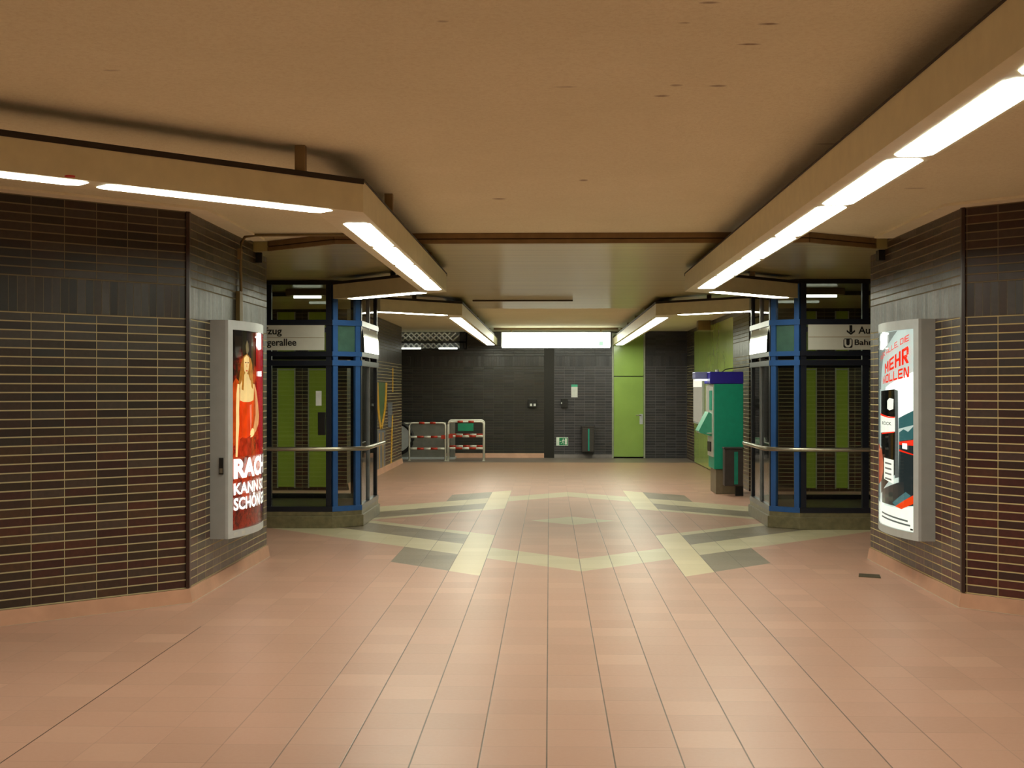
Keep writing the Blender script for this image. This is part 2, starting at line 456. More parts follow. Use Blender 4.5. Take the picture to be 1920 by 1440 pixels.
M['caselit2'] = lit('dim_timetable', (225, 218, 196), 0.35)

# ------------------------------------------------------------------ the setting
CE, CS = 3.137, 3.04
o = MB().face([(-8.2, -5.2, 0), (8.7, -5.2, 0), (8.7, 33, 0), (-8.2, 33, 0)]).build('floor', M['floor'])
struct(o, 'pink clay tile floor with cream and grey diamond inlay', 'floor')

# ceilings
EL = [(-8.2, 12.62), (-2.72, 12.62), (-1.98, 12.02), (2.37, 12.02), (3.10, 12.55), (8.7, 12.55)]
o = MB().prism([(-8.2, -5.2), (8.7, -5.2)] + EL[::-1], CE, CE + 0.25).build('ceiling', M['plaster'])
struct(o, 'rough tan plaster ceiling of the near hall', 'ceiling')
o = MB().prism(EL + [(8.7, 21.69), (-8.2, 21.69)], CS, CE + 0.25).build('ceiling', M['slats'])
struct(o, 'lower slatted metal ceiling between the glass towers', 'ceiling')
o = MB().prism([(-8.2, 21.69), (8.7, 21.69), (8.7, 33), (-8.2, 33)], CE, CE + 0.25).build('ceiling', M['plaster'])
struct(o, 'tan plaster ceiling of the far end', 'ceiling')
mb = MB()
for p, q in zip(EL[1:4], EL[2:5]):
    d = (Vector(q) - Vector(p)).normalized(); nn = Vector((d.y, -d.x))
    mb.bar((p[0] + nn.x * .012, p[1] + nn.y * .012), (q[0] + nn.x * .012, q[1] + nn.y * .012), 0.02, CS + .002, CS + .038, 0)
    mb.bar((p[0] + nn.x * .006, p[1] + nn.y * .006), (q[0] + nn.x * .006, q[1] + nn.y * .006), 0.01, CS + .038, CS + .048, 1)
    mb.bar((p[0] + nn.x * .012, p[1] + nn.y * .012), (q[0] + nn.x * .012, q[1] + nn.y * .012), 0.02, CS + .048, CE - .001, 0)
struct(mb.build('trim_1', [M['band'], M['bandline']]), 'brown band along the step in the ceiling', 'ceiling edge')
mb = MB().box(-1.15, 0.35, 19.55, 19.62, CS - .02, CS - .001)
struct(mb.build('trim_2', M['bandline']), 'sagging slat in the slatted ceiling', 'ceiling slat')

# the two near wall blocks
PL = [(-2.875, 10.335), (-2.875, 13.22), (-8.2, 13.22), (-8.2, 5.01)]
PR = [(3.22, 10.28), (3.22, 13.2), (8.7, 13.2), (8.7, 4.8)]
def prism_from(mb, poly, start, z0, z1):
    """prism whose u runs from the polygon corner 'start' in both directions"""
    n = len(poly)
    for i in range(n):
        p, q = poly[i], poly[(i + 1) % n]
        d = math.dist(p, q)
        ua, ub = (0, d) if p == start else ((d, 0) if q == start else (0, d))
        mb.face([(p[0], p[1], z0), (q[0], q[1], z0), (q[0], q[1], z1), (p[0], p[1], z1)], 0, [(ua, z0), (ub, z0), (ub, z1), (ua, z1)])
    mb.face([(x, y, z1) for x, y in poly]); mb.face([(x, y, z0) for x, y in reversed(poly)])
    return mb
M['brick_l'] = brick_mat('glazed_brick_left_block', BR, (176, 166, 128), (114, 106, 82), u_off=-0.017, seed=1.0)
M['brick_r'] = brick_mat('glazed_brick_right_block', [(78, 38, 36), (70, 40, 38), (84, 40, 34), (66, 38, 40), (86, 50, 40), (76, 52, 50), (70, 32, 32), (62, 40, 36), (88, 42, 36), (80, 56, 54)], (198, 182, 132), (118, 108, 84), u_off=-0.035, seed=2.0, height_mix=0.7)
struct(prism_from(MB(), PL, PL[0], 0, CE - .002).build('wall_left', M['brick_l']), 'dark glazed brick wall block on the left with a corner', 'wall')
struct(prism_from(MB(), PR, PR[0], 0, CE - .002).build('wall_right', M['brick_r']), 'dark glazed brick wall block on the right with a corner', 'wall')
def skirting(name, poly, mat, label, h=0.112, t=0.022, jn=True):
    """sloped skirting in front of an open line of wall, line given with the room on its right-hand side"""
    mb = MB()
    for i in range(len(poly) - 1):
        p, q = Vector(poly[i]), Vector(poly[i + 1])
        d = (q - p).normalized(); n = Vector((d.y, -d.x))
        def off(k, at, i_):
            # mitre at inner joints
            if i_ == 0 or i_ == len(poly) - 1: return at + n * k
            d0 = (Vector(poly[i_]) - Vector(poly[i_ - 1])).normalized(); d1 = (Vector(poly[i_ + 1]) - Vector(poly[i_])).normalized()
            n0 = Vector((d0.y, -d0.x)); n1 = Vector((d1.y, -d1.x)); m = (n0 + n1).normalized()
            return at + m * (k / max(0.3, m.dot(n)))
        a0, b0 = off(t + .012, p, i), off(t + .012, q, i + 1)
        a1, b1 = off(t - .008, p, i), off(t - .008, q, i + 1)
        a2, b2 = off(-.01, p, i), off(-.01, q, i + 1)
        mb.face([(*a0, 0.001), (*b0, 0.001), (*b1, h), (*a1, h)])
        mb.face([(*a1, h), (*b1, h), (*b2, h), (*a2, h)])
        if jn:
            a3, b3 = off(t + .02, p, i), off(t + .02, q, i + 1)
            mb.face([(*a3, 0.002), (*b3, 0.002), (*b0, 0.004), (*a0, 0.004)], 1)
    return struct(mb.build(name, [mat, M['joint']]), label, 'skirting')
skirting('baseboard_left', [PL[3], PL[0], PL[1]], M['base'], 'pink clay skirting under the left brick block')
skirting('baseboard_right', [PR[1], PR[0], PR[3]], M['base'], 'pink clay skirting under the right brick block')
def cove(name, poly, label, w=.17, h=.022):
    n = len(poly); P_ = [Vector(p) for p in poly]
    outp = []
    for i in range(n):
        if i in (0, n - 1):
            d = (P_[1] - P_[0]) if i == 0 else (P_[-1] - P_[-2]); d.normalize(); outp.append(P_[i] + Vector((d.y, -d.x)) * w)
        else:
            d0 = (P_[i] - P_[i - 1]).normalized(); d1 = (P_[i + 1] - P_[i]).normalized()
            n0, n1 = Vector((d0.y, -d0.x)), Vector((d1.y, -d1.x)); m = (n0 + n1).normalized(); outp.append(P_[i] + m * (w / m.dot(n0)))
    mb = MB()
    for i in range(n - 1):
        mb.prism([tuple(P_[i]), tuple(P_[i + 1]), tuple(outp[i + 1]), tuple(outp[i])], CE - h, CE - .001)
    return struct(mb.build(name, M['cove']), label, 'cove')
cove('trim_9', [PL[3], PL[0], (PL[0][0], 12.35)], 'pale cove strip where the left block meets the ceiling')
cove('trim_10', [(PR[0][0], 12.35), PR[0], PR[3]], 'pale cove strip where the right block meets the ceiling')
for nm, (cx, cy), s, lb in (('trim_3', PL[0], -1, 'dark rounded corner strip of the left brick block'), ('trim_4', PR[0], 1, 'dark rounded corner strip of the right brick block')):
    mb = MB()
    w = 0.03
    a = (cx + s * w * 0.707, cy - w * 0.707)
    mb.prism([(cx - s * .012, cy - .012), (cx - s * .012, cy + w), (cx + s * .02, cy + w), (a[0] + s * .0, a[1] + .03), (a[0] - s * .009, a[1] - .009)], 0.118, CE - .003)
    struct(mb.build(nm, M['corner'], bevel=0.006), lb, 'corner strip')

# recess walls behind the towers, with green strips
def wallbar(name, poly, mat, label, z0=0.0, z1=CE - .002):
    return struct(MB().prism(poly, z0, z1).build(name, mat), label, 'wall')
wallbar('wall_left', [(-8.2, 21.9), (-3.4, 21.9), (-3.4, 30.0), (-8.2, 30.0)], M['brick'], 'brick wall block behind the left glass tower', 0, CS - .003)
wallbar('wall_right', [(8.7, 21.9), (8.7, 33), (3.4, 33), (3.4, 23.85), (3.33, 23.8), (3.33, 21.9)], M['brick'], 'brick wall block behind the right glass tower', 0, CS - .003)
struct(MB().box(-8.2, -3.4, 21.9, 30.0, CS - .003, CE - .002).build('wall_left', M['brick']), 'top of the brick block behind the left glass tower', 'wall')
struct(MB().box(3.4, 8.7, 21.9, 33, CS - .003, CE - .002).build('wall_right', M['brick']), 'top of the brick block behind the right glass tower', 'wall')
k = 5
for (x0, x1, lb) in ((-4.564, -4.293, 'outer green strip behind left glass tower'), (-4.04, -3.74, 'inner green strip behind left glass tower'), (4.24, 4.43, 'inner green strip behind right glass tower'), (4.77, 4.96, 'outer green strip behind right glass tower')):
    mb = MB().box(x0, x1, 21.875, 21.9, 0.06, 2.02).box(x0, x1, 21.875, 21.9, 2.04, 3.0)
    mb.box(x0 - .02, x0, 21.87, 21.9, 0.04, 3.0, 1).box(x1, x1 + .02, 21.87, 21.9, 0.04, 3.0, 1).box(x0, x1, 21.872, 21.9, 2.02, 2.04, 1)
    struct(mb.build('trim_%d' % k, [M['green_strip'], M['frame_grey']]), lb, 'green panel'); k += 1
# far right green enamel wall panels
mb = MB()
ys = [23.9, 24.9, 26.0, 27.2, 28.4, 29.4, 30.4]
for y0, y1 in zip(ys[:-1], ys[1:]):
    for z0, z1 in ((0.02, 0.95), (0.96, 2.02), (2.03, CS - .01)):
        mb.box(3.36, 3.40, y0 + .004, y1 - .004, z0, z1)
mb.box(3.375, 3.40, 23.9, 30.4, 0.02, CS - .01, 1)
struct(mb.build('wall_right_panels', [M['green_dim'], M['green_line']]), 'green enamel wall panels beside the ticket machine', 'wall panels')
skirting('baseboard_far_left', [(-8.0, 30.0), (-3.4, 30.0), (-3.4, 21.9)][::-1], M['base'], 'skirting of the far left brick wall', jn=False)
# back wall
BY = 32.4
wallbar('wall_back', [(-8.2, BY + .05), (-0.13, BY + .05), (-0.13, BY + .4), (-8.2, BY + .4)], M['brick_dark'], 'dark brown brick back wall on the left under the lattice', 0, 2.69)
wallbar('wall_back', [(-2.05, BY + .05), (-0.13, BY + .05), (-0.13, BY + .4), (-2.05, BY + .4)], M['brick_dark'], 'top of the dark brick back wall beside the lattice', 2.69)
wallbar('wall_back', [(-0.13, BY + .05), (0.12, BY), (0.12, BY + .4), (-0.13, BY + .4)], M['darkbeam'], 'narrow black strip where the back wall steps', 0.0)
wallbar('wall_back', [(0.12, BY), (1.55, BY), (1.55, BY + .4), (0.12, BY + .4)], M['brick_grey'], 'grey brick back wall with the exit sign')
wallbar('wall_back', [(2.37, BY), (3.4, BY), (3.4, BY + .4), (2.37, BY + .4)], M['brick_grey'], 'grey brick back wall right of the green door')
skirting('baseboard_back', [(-0.13, BY + .05), (-6, BY + .05)][::-1], M['base'], 'pink skirting under the dark back wall', jn=False)
skirting('baseboard_back', [(0.12, BY), (1.55, BY)], M['base_grey'], 'grey skirting under the back wall with the exit sign', h=.09, jn=False)
# door in the back wall
d1 = MB().box(1.55, 1.59, BY - .03, BY + .3, 0, 3.1).box(2.33, 2.37, BY - .03, BY + .3, 0, 3.1).box(1.59, 2.33, BY, BY + .3, 3.05, 3.1).build('door_1', M['frame_grey'])
struct(d1, 'green enamel door with a panel above in the back wall', 'door')
MB().box(1.592, 2.328, BY - .012, BY + .04, 0.03, 2.01).build('door_leaf', M['green'], d1, bevel=.004)
MB().box(1.592, 2.328, BY - .012, BY + .04, 2.03, 3.05).build('door_top_panel', M['green'], d1, bevel=.004)
h = MB().box(2.23, 2.31, BY - .03, BY - .012, 0.84, 1.09).build('lock_plate', M['alu'], d1)
MB().tube([(2.26, BY - .03, 1.06), (2.26, BY - .085, 1.06), (2.14, BY - .085, 1.06)], .014).build('door_handle', M['steel'], d1, smooth=True)
# unseen enclosure
wallbar('wall_left_near', [(-8.4, -5.2), (-8.2, -5.2), (-8.2, 33), (-8.4, 33)], M['brick'], 'outer left brick wall of the hall')
wallbar('wall_right_near', [(8.7, -5.2), (8.9, -5.2), (8.9, 33), (8.7, 33)], M['brick'], 'outer right brick wall of the hall')
wallbar('wall_front', [(-8.4, -5.4), (8.9, -5.4), (8.9, -5.2), (-8.4, -5.2)], M['brick'], 'brick wall behind the viewer')
wallbar('wall_back_outer', [(-8.4, 33), (3.4, 33), (3.4, 33.2), (-8.4, 33.2)], M['darkbeam'], 'dark wall behind the lattice')

# ------------------------------------------------------------------ lights hanging under the ceiling
ZB, ZT = 2.78, 2.95
def mitre(pts, w):
    """left and right offset points of an open plan polyline"""
    L, R = [], []
    n = len(pts)
    for i in range(n):
        p = Vector(pts[i])
        d0 = (p - Vector(pts[i - 1])).normalized() if i else None
        d1 = (Vector(pts[i + 1]) - p).normalized() if i < n - 1 else None
        if d0 is None: m, k = Vector((-d1.y, d1.x)), 1.0
        elif d1 is None: m, k = Vector((-d0.y, d0.x)), 1.0
        else:
            n0, n1 = Vector((-d0.y, d0.x)), Vector((-d1.y, d1.x)); m = (n0 + n1).normalized(); k = 1 / m.dot(n0)
        L.append(p + m * k * w / 2); R.append(p - m * k * w / 2)
    return L, R
def diffuser(mb, p, q, w, z0, z1, slant=0.05):
    p, q = Vector(p), Vector(q); d = (q - p).normalized(); n = Vector((-d.y, d.x)) * (w / 2)
    c = 0.35
    poly = [p + n * (1 - c), p + d * slant + n, q - d * slant + n, q + n * (1 - c), q - n * (1 - c), q - d * slant - n, p + d * slant - n, p - n * (1 - c)]
    return mb.prism([tuple(v) for v in poly], z0, z1)
def light_chain(pts, labels, spans, ceil, w=0.29, dw=0.175, group=None, rails=None, side=0.0, hang=None):
    L, R = mitre(pts, w); L2, R2 = mitre(pts, w + .012); rails = rails or [.032] * len(labels)
    res = []
    for i, lb in enumerate(labels):
        p, q = Vector(pts[i]), Vector(pts[i + 1])
        mid = (p + q) / 2
        t = thing('ceiling_light', lb, 'ceiling light', (mid.x, mid.y, ZB), 'strip lights under the ceiling')
        MB().prism([tuple(L[i]), tuple(L[i + 1]), tuple(R[i + 1]), tuple(R[i])], ZB, ZT + .032 - rails[i]).build('housing', M['housing'], t)
        MB().prism([tuple(L2[i]), tuple(L2[i + 1]), tuple(R2[i + 1]), tuple(R2[i])], ZT + .032 - rails[i], ZT + .032).build('mounting_rail', M['toprail'], t)
        ln = (q - p).length; d = (q - p).normalized()
        sd = Vector((d.y, -d.x)) * side
        for a, b in spans[i]:
            diffuser(MB(), p + d * a + sd, p + d * b + sd, dw, ZB - .0025, ZB + .004).build('diffuser', M['tube'], t)
        k = max(1, int(ln // 2.4))
        spots = [ln * (j + 0.5) / k for j in range(k)]
        if hang and hang[i]: spots = hang[i]
        for hs in spots:
            c = p + d * hs - Vector((-d.y, d.x)) * .1 * (1 if side > 0 else 0)
            cz = ceil(c.x, c.y)
            MB().box(c.x - .03, c.x + .03, c.y - .03, c.y + .03, ZT + .03, cz - .001).build('hanger', M['hanger'], t)
        res.append(t)
    return res
def ceil_z(x, y): return CS if 12.1 < y < 21.69 else CE
def pitch(start, n, step, gap=0.03): return [(start + i * step + gap / 2, start + (i + 1) * step - gap / 2) for i in range(n)]
LX = -1.28
lc = (LX, 8.0)
lf = (LX, 14.36)
ch = light_chain([(-5.2, 4.08 - .0), lc, lf, (-2.475, 15.63)],
    ['strip light slanting away over the left brick block, red dot on its underside',
     'straight strip light on the left running along the hall from the near corner',
     'short strip light slanting back to the left glass tower'],
    [[(.77, 2.27), (2.37, 3.87), (3.97, 5.42)], pitch(0.42, 4, 1.44, .05), [(0.22, 1.6)]], ceil_z, rails=[.032, .012, .032], side=.024, hang=[[1.2, 5.18], None, None])
t = ch[0]
MB().tube([(-2.428, 6.553, ZB - .004), (-2.428, 6.553, ZB + .002)], .026, 16).build('red_dot', M['red'], t)
RX = 1.64
light_chain([(RX, -5.0), (RX, 14.4), (2.83, 15.63)],
    ['long straight strip light on the right leading from the near ceiling to the right tower',
     'short strip light slanting back to the right glass tower'],
    [pitch(0.02 - .0, 12, 1.588, .06), [(0.22, 1.6)]], ceil_z, rails=[.010, .032], side=.034, hang=[[1.0, 3.5, 17.0], None])
L2X = -1.42
light_chain([(-2.44, 18.12), (L2X, 19.14), (L2X, 32.0)],
    ['short slanting strip light behind the left glass tower', 'far left strip light running on to the back wall'],
    [[(0.02, 1.3)], pitch(0.55, 7, 1.73, .03)], ceil_z)
R2X = 1.70
light_chain([(2.84, 18.12), (R2X, 19.20), (R2X, 32.0)],
    ['short slanting strip light behind the right glass tower', 'far right strip light running on to the back wall'],
    [[(0.02, 1.3)], pitch(0.5, 7, 1.73, .03)], ceil_z)
light_chain([(-5.2, -5.0), (-5.2, 3.9)], ['straight strip light far left of the viewer'], [pitch(0.1, 5, 1.588, .03)], ceil_z)  # added beyond the view to lift the light in the near hall
light_chain([(5.1, 19.8), (8.4, 19.8)], ['strip light in the recess behind the right glass tower'], [pitch(0.05, 2, 1.6)], ceil_z)  # added out of view to brighten the recess seen through the glass
light_chain([(-7.8, 19.8), (-4.5, 19.8)], ['strip light in the recess behind the left glass tower'], [pitch(0.05, 2, 1.6)], ceil_z)  # unseen fixture, put in to light the left recess
# tubes inside the tower tops
for x0, x1, lb in ((3.2, 3.80, 'small tube lamp glowing inside the top of the right glass tower'), (-3.42, -3.05, 'small tube lamp glowing inside the top of the left glass tower')):
    t = thing('tube_lamp', lb, 'lamp', ((x0 + x1) / 2, 17.4, 2.93), 'tube lamps in the tower tops')
    MB().box(x0 - .1, x1 + .1, 17.36, 17.46, 2.955, CS - .002).build('lamp_housing', M['hanger'], t)
    MB().tube([(x0, 17.4, 2.935), (x1, 17.4, 2.935)], .018).build('tube', M['tube_soft'], t, smooth=True)

# hanging light box sign
t = thing('hanging_sign', 'wide glowing white light box sign hanging before the back wall', 'sign', (0.15, 30.5, 2.67))
MB().box(-1.121, 1.429, 30.43, 30.57, 2.68, 3.04).build('sign_case', M['alu'], t, bevel=.01)
MB().box(-1.10, 1.41, 30.415, 30.431, 2.70, 3.02).build('sign_face', M['signglow'], t)
MB().box(-1.10, 1.41, 30.569, 30.585, 2.70, 3.02).build('sign_face', M['signglow'], t)
MB().box(-1.10, 1.41, 30.44, 30.56, 2.668, 2.682).build('sign_underside', M['signglow'], t)
mg = lit('faint_exit_green', (150, 235, 160), 2.2)
ex = MB().box(1.15, 1.25, 30.408, 30.416, 2.72, 2.81).build('exit_pictogram', mg, t)
MB().box(1.33, 1.36, 30.408, 30.416, 2.86, 2.98).build('exit_arrow', lit('faint_arrow_green', (190, 235, 180), 2.6), t)
for x in (-0.89, 1.2):
    MB().box(x - .015, x + .015, 30.48, 30.52, 3.03, CE - .001).build('hanger', M['hanger'], t)
MB().box(-1.3, 1.6, 30.47, 30.53, CE - .045, CE - .001).build('ceiling_rail', M['band'], t)

# ------------------------------------------------------------------ glass lift towers
CX = 0.19
def tower(s, label, sign_rows):
    def P(x, y): return (CX + s * x, y)
    base = P(3.7, 16.97)
    t = thing('elevator_tower', label, 'elevator', (base[0], base[1], 0), 'glass lift towers')
    O = [(2.85, 15.95), (2.53, 16.2), (2.53, 17.75), (2.85, 18.0), (4.55, 18.0), (4.87, 17.75), (4.87, 16.2), (4.55, 15.95)]
    cx, cy = 3.7, 16.975
    def off(k):
        r = []
        n = len(O)
        for i in range(n):
            p0, p, p1 = Vector(O[i - 1]), Vector(O[i]), Vector(O[(i + 1) % n])
            d0, d1 = (p - p0).normalized(), (p1 - p).normalized()
            n0, n1 = Vector((-d0.y, d0.x)), Vector((-d1.y, d1.x))
            if n0.dot(p - Vector((cx, cy))) < 0: n0 = -n0
            if n1.dot(p - Vector((cx, cy))) < 0: n1 = -n1
            m = (n0 + n1).normalized(); q = p + m * (k / m.dot(n0))
            r.append((q.x, q.y))
        return r
    def W(poly): return [P(*p) for p in poly]
    MB().prism(W(off(.03)), 0, .145).build('plinth', M['stone'], t, bevel=.008)
    MB().prism(W(off(.008)), .145, .2).build('plinth_cap', M['stone'], t)
    def ring(name, z0, z1, mat, k0=0.0, k1=-.07):
        a, b = off(k0), off(k1); mb = MB(); n = len(a)
        for i in range(n):
            j = (i + 1) % n
            mb.prism(W([a[i], a[j], b[j], b[i]]), z0, z1, {0: 0, 6: 0, 1: 2, 5: 2}.get(i, 1))
        return mb.build(name, mat, t)
    for z0, z1 in ((.2, .262), (1.992, 2.058), (2.108, 2.165), (2.487, 2.553)):
        ring('crossbar', z0, z1, [M['blue'], M['navyframe'], M['sideframe']], .012, -.06)
    ring('header', 2.985, CS - .003, [M['black']] * 3, .01, -.08)
    n = 8
    for i in range(n):
        a, b = Vector(O[i]), Vector(O[(i + 1) % n]); d = (b - a).normalized()
        ins = (Vector((cx, cy)) - (a + b) / 2); nn = Vector((-d.y, d.x)); nn = nn if nn.dot(ins) > 0 else -nn
        ln = (b - a).length
        ps = [.012, ln - .078]
        w = .066
        for o0 in ps:
            p = a + d * o0; q = p + d * w
            MB().prism(W([tuple(p), tuple(q), tuple(q + nn * .06), tuple(p + nn * .06)]), .262, 2.985).build('post', M['blue'] if i in (0, 6) else M['navyframe'], t)
        extra = []
        if i == 7: extra = [ln - .75 - .08]      # front
        if i in (1, 5): extra = [ln * .5 - .03]
        for o0 in extra:
            p = a + d * o0; q = p + d * (.078 if i == 7 else .05)
            MB().prism(W([tuple(p), tuple(q), tuple(q + nn * .06), tuple(p + nn * .06)]), .262, 2.985).build('mullion', M['navyframe'] if i == 7 else M['mull'], t)
        cuts = [.078] + [v for e in extra for v in (e, e + (.078 if i == 7 else .05))] + [ln - .078]
        for c0, c1 in zip(cuts[0::2], cuts[1::2]):
            p = a + d * c0 + nn * .03; q = a + d * c1 + nn * .03
            for z0, z1, kind in ((.262, 1.992, 'glass_pane'), (2.165, 2.487, 'mid'), (2.553, 2.985, 'top_pane')):
                mat = M['glass']
                nm = kind
                if kind == 'mid':
                    nm = 'mid_pane'
                    if i in (0, 6): mat = M['glass_teal']
                    if i == 1:
                        if c0 > .2: continue
                        p_, q_ = a + d * .085 - nn * .006, a + d * (ln - .085) - nn * .006
                        p, q, keep = p_, q_, (p, q)
                        K = 14; mb = MB(); pro = []
                        for k_ in range(K + 1):
                            f_ = k_ / K; tilt = (z1 - z0) * (.0 * f_ + .10 * f_ * f_ + .006 * math.sin(f_ * 8.0))
                            pro.append((tilt, z0 + (z1 - z0) * f_))
                        for (d0, za), (d1_, zb) in zip(pro[:-1], pro[1:]):
                            pts = [(*P(*(p + nn * (d0 - .024))), za), (*P(*(q + nn * (d0 - .024))), za), (*P(*(q + nn * (d1_ - .024))), zb), (*P(*(p + nn * (d1_ - .024))), zb)]
                            mb.face(pts)
                        mb.build('mirror_panel', M['mirror'], t, smooth=True)
                        p, q = keep
                        continue
                MB().bar(P(p.x, p.y), P(q.x, q.y), .012, z0, z1).build(nm, mat, t)
    # tubular handrail round front and side
    path = [(4.7, 15.80), (4.55, 15.76), (2.80, 15.76), (2.44, 16.0), (2.44, 17.72)]
    hr = MB().tube([(*P(*p), .975) for p in path], .026, 12).build('handrail', M['steel'], t, smooth=True)
    for p, q in (((3.7, 15.76), (3.7, 15.95)), ((2.9, 15.76), (2.9, 15.95)), ((2.44, 16.3), (2.53, 16.3)), ((2.44, 17.5), (2.53, 17.5))):
        MB().tube([(*P(*p), .975), (*P(*q), .955)], .012, 8).build('rail_bracket', M['steel'], t, smooth=True)
    # sign on the front
    x0, x1 = 2.945, 4.30
    y = 15.915
    sg = MB().prism(W([(x0, y), (x1, y), (x1, y + .03), (x0, y + .03)]), 2.18, 2.485).build('sign_panel', M['signwhite'], t)
    MB().prism(W([(x0, y - .001), (x1, y - .001), (x1, y + .001), (x0, y + .001)]), 2.330, 2.336).build('sign_joint', M['hanger'], t)
    for txt, xr, z0, hh, width, right in sign_rows:
        v, f, asp = text2d(txt, .02)
        wdt = width
        xs = xr - wdt if right else xr
        MB().add([(xs + wdt * a, y - .0025, z0 + hh * b) for a, b in v], f).build('lettering', M['signblack'], sg)
    return t, sg, y
tl, sgl, ysg = tower(-1, 'blue steel and glass lift tower on the left behind the woman poster', [
    ('Aufzug', -3.275, 2.345, .115, .36, True), ('Habsburgerallee', -3.095, 2.205, .115, .75, True)])
tr, sgr, ysg = tower(1, 'blue steel and glass lift tower on the right beside the ticket machine', [
    ('Aufzug', 3.735, 2.345, .115, .34, False), ('Bahnsteig', 3.69, 2.215, .088, .44, False)])
# down arrow and round-cornered U emblem on the right sign
x, z, y = 3.645, 2.36, ysg - .0025
MB().add([(x - .017, y, z + .115), (x + .017, y, z + .115), (x + .017, y, z + .03), (x - .017, y, z + .03)], [(0, 1, 2, 3)]).add(
    [(x - .05, y, z + .06), (x - .05, y, z + .035), (x, y, z - .002), (x + .05, y, z + .035), (x + .05, y, z + .06), (x, y, z + .022)], [(0, 1, 2, 5), (5, 2, 3, 4)]).build('arrow', M['signblack'], sgr)
mb = MB()
x0, x1, z0, z1 = 3.555, 3.665, 2.2, 2.315
r = .022
rr = []
for cx_, cz_, a0 in ((x1 - r, z1 - r, 0), (x0 + r, z1 - r, 90), (x0 + r, z0 + r, 180), (x1 - r, z0 + r, 270)):
    for k in range(5):
        an = math.radians(a0 + k * 22.5); rr.append((cx_ + r * math.cos(an), y, cz_ + r * math.sin(an)))
mb.add(rr, [tuple(range(len(rr)))])
em = mb.build('emblem', M['signblack'], sgr)
def ushape(xc, zt, zb, wo, wi):
    out = [(xc - wo, zt)] + [(xc - wo * math.cos(math.pi * k / 8), zb + wo - wo * math.sin(math.pi * k / 8)) for k in range(9)] + [(xc + wo, zt)]
    inn = [(xc + wi, zt)] + [(xc + wi * math.cos(math.pi * k / 8), zb + wo - wi * math.sin(math.pi * k / 8)) for k in range(9)] + [(xc - wi, zt)]
    return out, inn
ou, inn = ushape(3.61, 2.306, 2.208, .044, .020)
n = len(ou); pts = [(a, y - .002, b) for a, b in ou] + [(a, y - .002, b) for a, b in inn]
MB().add(pts, [(i, i + 1, 2 * n - 2 - i, 2 * n - 1 - i) for i in range(n - 1)]).build('emblem_letter', M['signwhite'], sgr)
# sticker and button box on the left tower
MB().box(-2.865, -2.795, 15.962, 15.966, 1.50, 1.68).build('sticker', M['paper'], tl)
MB().box(-2.83, -2.74, 15.90, 15.955, 1.14, 1.42).build('call_button_box', M['black'], tl, bevel=.006)

# ------------------------------------------------------------------ advertising light boxes
def ad_surface(side, u, z, offs=0.0):
    s = .11 * (1 - (2 * u - 1) ** 2) + offs
    return ((-2.733 + s) if side < 0 else (3.092 - s), 11.0 + 1.3 * u, z)
def block2d(txt, tx=.24, ty=.2, gap=.16, space=.45):
    """square-cut extended capitals built from bars"""
    B = lambda x0, x1, y0, y1: [(x0, y0), (x1, y0), (x1, y1), (x0, y1)]
    lft, rgt = B(0, tx, 0, 1), B(1 - tx, 1, 0, 1)
    c = .14
    top = [(tx, 1 - ty), (1 - tx, 1 - ty), (1, 1 - c), (1 - c, 1), (tx, 1)]
    bot = [(tx, 0), (1 - c, 0), (1, c), (1 - tx, ty), (tx, ty)]
    bars = {
        'F': [lft, B(tx, 1, 1 - ty, 1), B(tx, .85, .42, .42 + ty)],
        'E': [lft, B(tx, 1, 1 - ty, 1), B(tx, .9, .4, .4 + ty), B(tx, 1, 0, ty)],
        'L': [lft, B(tx, 1, 0, ty)], 'I': [B(0, tx, 0, 1)],
        'H': [lft, rgt, B(tx, 1 - tx, .4, .4 + ty)],
        'U': [B(0, tx, .1, 1), B(1 - tx, 1, .1, 1), [(0, .1), (.12, 0), (.88, 0), (1, .1), (1 - tx, ty), (tx, ty)]],
        'D': [lft, top, bot, B(1 - tx, 1, c, 1 - c)],
        'O': [B(0, tx, c, 1 - c), B(1 - tx, 1, c, 1 - c), [(0, 1 - c), (tx, 1 - ty), (1 - tx, 1 - ty), (1, 1 - c), (1 - c, 1), (c, 1)], [(0, c), (c, 0), (1 - c, 0), (1, c), (1 - tx, ty), (tx, ty)]],
        'R': [lft, top, B(1 - tx, 1, .5, 1 - c), B(tx, 1 - tx * .6, .36, .36 + ty), [(.62 - tx, .36), (.70, .36), (1.04, 0), (1.0 - tx, 0)]],
        'A': [B(0, tx, 0, .86), B(1 - tx, 1, 0, .86), [(0, .86), (tx, 1 - ty), (1 - tx, 1 - ty), (1, .86), (.86, 1), (.14, 1)], B(tx, 1 - tx, .28, .28 + ty)],
        'M': [lft, rgt, [(tx * .6, 1), (tx, 1), (.5 + .06, .36), (.5 - .12, .36)], [(1 - tx, 1), (1 - tx * .6, 1), (.5 + .12, .36), (.5 - .06, .36)]],
        'W': [lft, rgt, [(tx * .6, 0), (tx, 0), (.56, .64), (.38, .64)], [(1 - tx, 0), (1 - tx * .6, 0), (.62, .64), (.44, .64)]],
        'N': [lft, rgt, [(tx * .4, 1), (tx + .1, 1), (1 - tx * .4, 0), (1 - tx - .1, 0)]],
        ',': [B(0, tx * .7, -.14, .14)],
    }
    bars['\u00dc'] = bars['U'] + [B(.12, .38, 1.1, 1.26), B(.62, .88, 1.1, 1.26)]
    V, F, x = [], [], 0
    for ch in txt:
        if ch == ' ': x += space; continue
        w = max(p[0] for b in bars[ch] for p in b)
        for b in bars[ch]:
            n = len(V); V += [(x + p[0], p[1]) for p in b]; F.append(tuple(range(n, n + len(b))))
        x += w + gap
    x -= gap
    return [(a / x, b) for a, b in V], F, x
